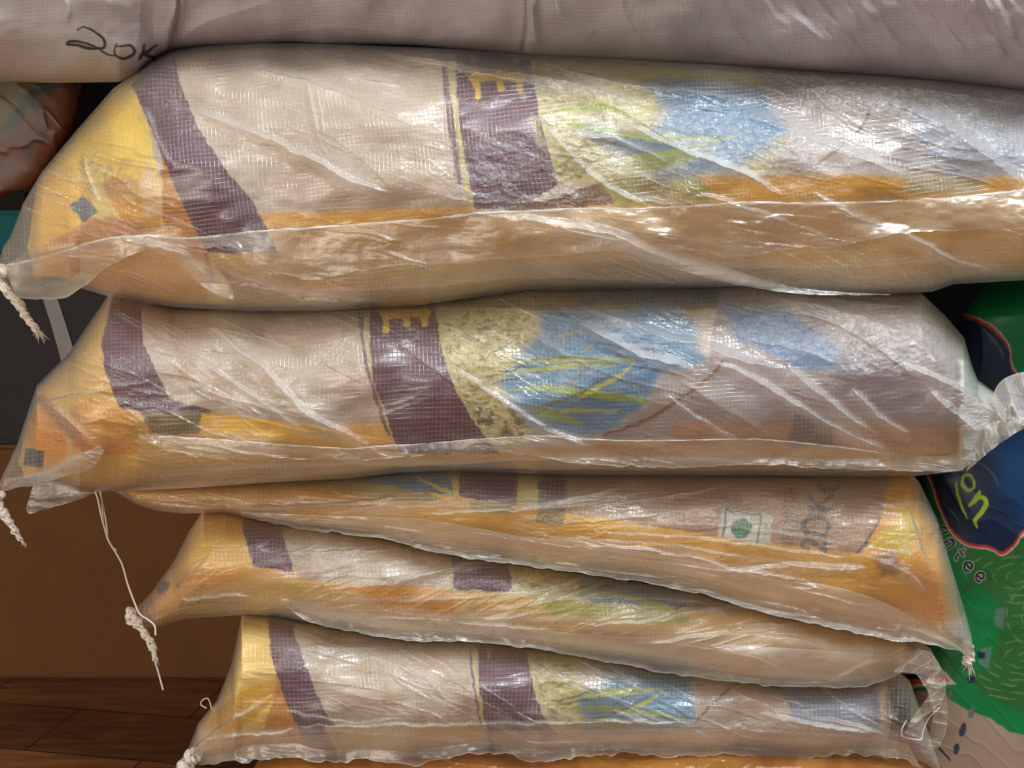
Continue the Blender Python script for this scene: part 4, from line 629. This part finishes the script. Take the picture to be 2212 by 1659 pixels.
for pts, wd, ht in [([(400, -40), (380, 20), (364, 70), (356, 110)], 26, .014), ([(1150, -60), (1148, 0), (1152, 40), (1160, 104)], 22, .016), ([(1190, -40), (1200, 20), (1240, 50), (1290, 80)], 22, .008), ([(60, -60), (140, 0), (147, 50)], 12, .004), ([(380, 95), (440, 50), (560, 10), (640, -30)], 34, .007), ([(1340, -20), (1350, 30), (1390, 100)], 14, .005), ([(540, 96), (620, 70), (760, 60), (900, 92)], 20, .004), ([(1450, -20), (1520, 50), (1600, 100)], 22, .005), ([(1640, -40), (1720, 40), (1800, 100)], 24, .006), ([(1800, -40), (1880, 30), (1960, 110)], 24, .006), ([(2120, -20), (2150, 60), (2170, 130)], 20, .006), ([(1960, -40), (2030, 40), (2090, 120)], 16, .005)]:
    d, t, sd = polydist(X, V, curve(pts, 5)); Y -= lf * ht * (.35 if pts[0][0] > 1250 else .6) * np.where(sd < 0, np.clip(1 - d / (wd * 1.1), 0, 1) ** 2, np.clip(1 - d / (wd * 2.6), 0, 1) ** 2) * np.clip(np.minimum(t, 1 - t) * 8 + .2, 0, 1)
# pinch where the sack folds over the next one
d, t, sd = polydist(X, V, curve([(350, 140), (366, 90), (380, 20), (384, -60)], 5)); Y += lf * .008 * np.clip(1 - d / 14, 0, 1) ** 1.2 * (sd > 0)
d, t, sd = polydist(X, V, curve([(1132, 106), (1140, 50), (1140, -30)], 5)); Y += lf * .005 * np.clip(1 - d / 10, 0, 1)
P = Paint(X, V, (178, 170, 171), 1.2, 12); INK = (30, 22, 26)
for pts, wd in [([(168, 66), (178, 58), (196, 64), (215, 76), (226, 90), (224, 102), (210, 106), (190, 104), (166, 98), (146, 96), (152, 90), (176, 92), (200, 100), (232, 116), (246, 120)], 5.5), ([(252, 96), (248, 110), (252, 122), (268, 126), (286, 120), (290, 108), (280, 98), (262, 100), (250, 102)], 5.5), ([(312, 96), (308, 112), (300, 130)], 6), ([(340, 98), (326, 106), (312, 116), (322, 122), (336, 126), (352, 122)], 6)]:
    P.line(curve(pts, 6), wd * 1.25, INK, .9, 1.6, .45)
ws = grid_mesh('white_sack', ray(X, V, Y), {'print': rgba(P.c), 'plan': plan(X, V, .02, 8.5)}, True, PLAINW); tag(ws, 'plain white woven sack marked 20K in black, lying on top of the pile', 'sack')

# ------------------------------------------------------------------ green bag at the right
def p_green(P):
    P.c[:] = lin(7, 112, 58)
    P.poly([(2070, 1290), (2100, 1240), (2060, 1150), (2400, 1180), (2800, 1150), (2800, 1600), (2400, 1580), (2212, 1540), (2120, 1500), (2090, 1440), (2130, 1380), (2170, 1330), (2150, 1300), (2110, 1262)], (40, 96, 46), 1, 1.5)
    P.poly([(2040, 1310), (2110, 1262), (2156, 1300), (2170, 1330), (2150, 1400), (2128, 1450), (2040, 1440)], (7, 112, 58), 1, 1)
    for (cx, cy, rs) in [(2200, 1245, range(20, 130, 24)), (2215, 1420, range(14, 150, 22)), (2420, 1330, range(14, 200, 26))]:
        for i, r_ in enumerate(rs):
            a = 0.3 * i
            while a < 0.3 * i + 6.2:
                L = [(cx + 1.25 * r_ * math.cos(t), cy + .62 * r_ * math.sin(t)) for t in np.linspace(a, a + 34 / r_, 6)]
                if all(1200 < q[1] < 1560 and q[0] > (2080 if q[1] < 1270 else (2165 if q[1] < 1400 else 2105)) for q in L): P.line(L, 3.4, (98, 130, 86), .7, 1.2, .6)
                a += 50 / r_
    for q in [(2160, 1336), (2130, 1420)]: P.poly([(q[0] - 10, q[1] - 20), (q[0] + 12, q[1] - 22), (q[0] + 6, q[1] + 24), (q[0] - 12, q[1] + 16)], (84, 110, 96), .9, 2)
    for q in [(2120, 1414), (2098, 1467)]: P.poly([(q[0] - 9, q[1] - 9), (q[0] + 9, q[1] - 5), (q[0] + 8, q[1] + 8), (q[0] - 8, q[1] + 8)], (20, 40, 70), 1, 2)
    em = curve([(1960, 740), (2030, 690), (2074, 680), (2120, 694), (2158, 718), (2180, 752), (2190, 800), (2260, 900), (2300, 1050), (2250, 1130), (2212, 1150), (2190, 1180), (2162, 1198), (2140, 1186), (2088, 1176), (2052, 1143), (2022, 1072), (2004, 1020), (1960, 900)], 5)
    cxy = em.mean(0); P.poly(em + (em - cxy) * np.array([.030, .014]), (196, 190, 176)); P.poly(em + (em - cxy) * .006, (176, 56, 38)); P.poly(cxy + (em - cxy) * .976, (16, 36, 66)); P.poly([(2130, 960), (2300, 900), (2300, 1060), (2212, 1130), (2160, 1040)], (8, 60, 104), .7, 14)
    LM = (150, 176, 34)
    for pts, wd in [([(2100, 1030), (2090, 1024), (2080, 1032), (2080, 1046), (2090, 1058), (2101, 1056), (2104, 1044), (2098, 1032)], 8), ([(2094, 1092), (2106, 1080), (2118, 1062)], 11), ([(2108, 1078), (2122, 1074), (2130, 1084), (2122, 1104), (2106, 1124), (2110, 1138)], 11), ([(2065, 1040), (2070, 1070), (2078, 1098), (2090, 1120)], 6)]: P.line(curve(pts, 6), wd, LM, 1, 1., .6)
    # word curving round the emblem
    for i, (x, y, a, ch) in enumerate([(2034, 1128, 70, 'r'), (2036, 1146, 64, 'a'), (2052, 1174, 58, 'n'), (2070, 1199, 50, 't'), (2091, 1223, 44, 'e'), (2116, 1246, 38, 'e')][1:]):
        gl = {'a': [[(.8, .5), (.4, .4), (.2, .7), (.5, 1), (.8, .8)], [(.8, .4), (.8, 1)]], 'n': [[(.2, .4), (.2, 1)], [(.2, .55), (.5, .4), (.75, .55), (.8, 1)]], 't': [[(.5, .1), (.5, .85), (.75, 1)], [(.25, .4), (.8, .4)]], 'e': [[(.2, .7), (.8, .7), (.75, .45), (.5, .38), (.22, .55), (.2, .8), (.5, 1), (.8, .92)]], 'r': [[(.3, .4), (.3, 1)], [(.3, .6), (.7, .4)]]}[ch]
        ca, sa = math.cos(R(a)), math.sin(R(a)); T = lambda p: (x + (p[0] - .5) * 24 * ca - (p[1] - .7) * 30 * sa, y + (p[0] - .5) * 24 * sa + (p[1] - .7) * 30 * ca)
        for s_ in gl:
            L = [T(p) for p in s_]; L = curve(L, 5) if len(L) > 2 else L; P.line(L, 8.5, (150, 160, 150), .9, .8); P.line(L, 4.5, (18, 24, 30), 1, .8)
    P.poly([(1940, 1330), (1990, 1400), (2010, 1420), (2066, 1478), (2000, 1484), (1940, 1490)], (190, 180, 160)); P.poly([(1940, 1340), (1990, 1412), (2052, 1472), (1996, 1476), (1940, 1484)], (206, 74, 50)); P.poly([(1940, 1350), (1996, 1430), (2030, 1462), (1940, 1470)], (20, 30, 60))
    P.poly([(1900, 1500), (2030, 1490), (2048, 1508), (2090, 1535), (2140, 1552), (2180, 1580), (2212, 1588), (2300, 1630), (2800, 1700), (2800, 2000), (1900, 2000)], (150, 130, 112))
    for q in [(2080, 1576, 7, 15, 12), (2066, 1618, 7, 13, 14), (2098, 1540, 7, 12, 20), (2052, 1500, 5, 10, 0)]:
        P.poly([(q[0] + q[2] * math.cos(t) + 3 * math.sin(t), q[1] - q[3] * math.sin(t)) for t in np.linspace(0, 6.28, 16)], (52, 58, 76) if q[3] > 12 else (96, 104, 100), 1, 1.5)
    P.line([(2024, 1612), (2052, 1642)], 5, (40, 42, 56))
gb = front_bag('green_bag', (596, 1880), [(2147, 596), (2100, 640), (2084, 660), (2060, 720), (2010, 900), (1985, 1034), (1975, 1200), (1960, 1400), (1950, 1700), (1980, 1880)], [(2700, 596), (2820, 700), (2860, 1200), (2820, 1880)], .20, .11, p_green, GLOSSY, 620, 900, 6, .0028)
tag(gb, 'green bag with a navy red-edged emblem and tan lower part, standing right of the stack', 'bag')
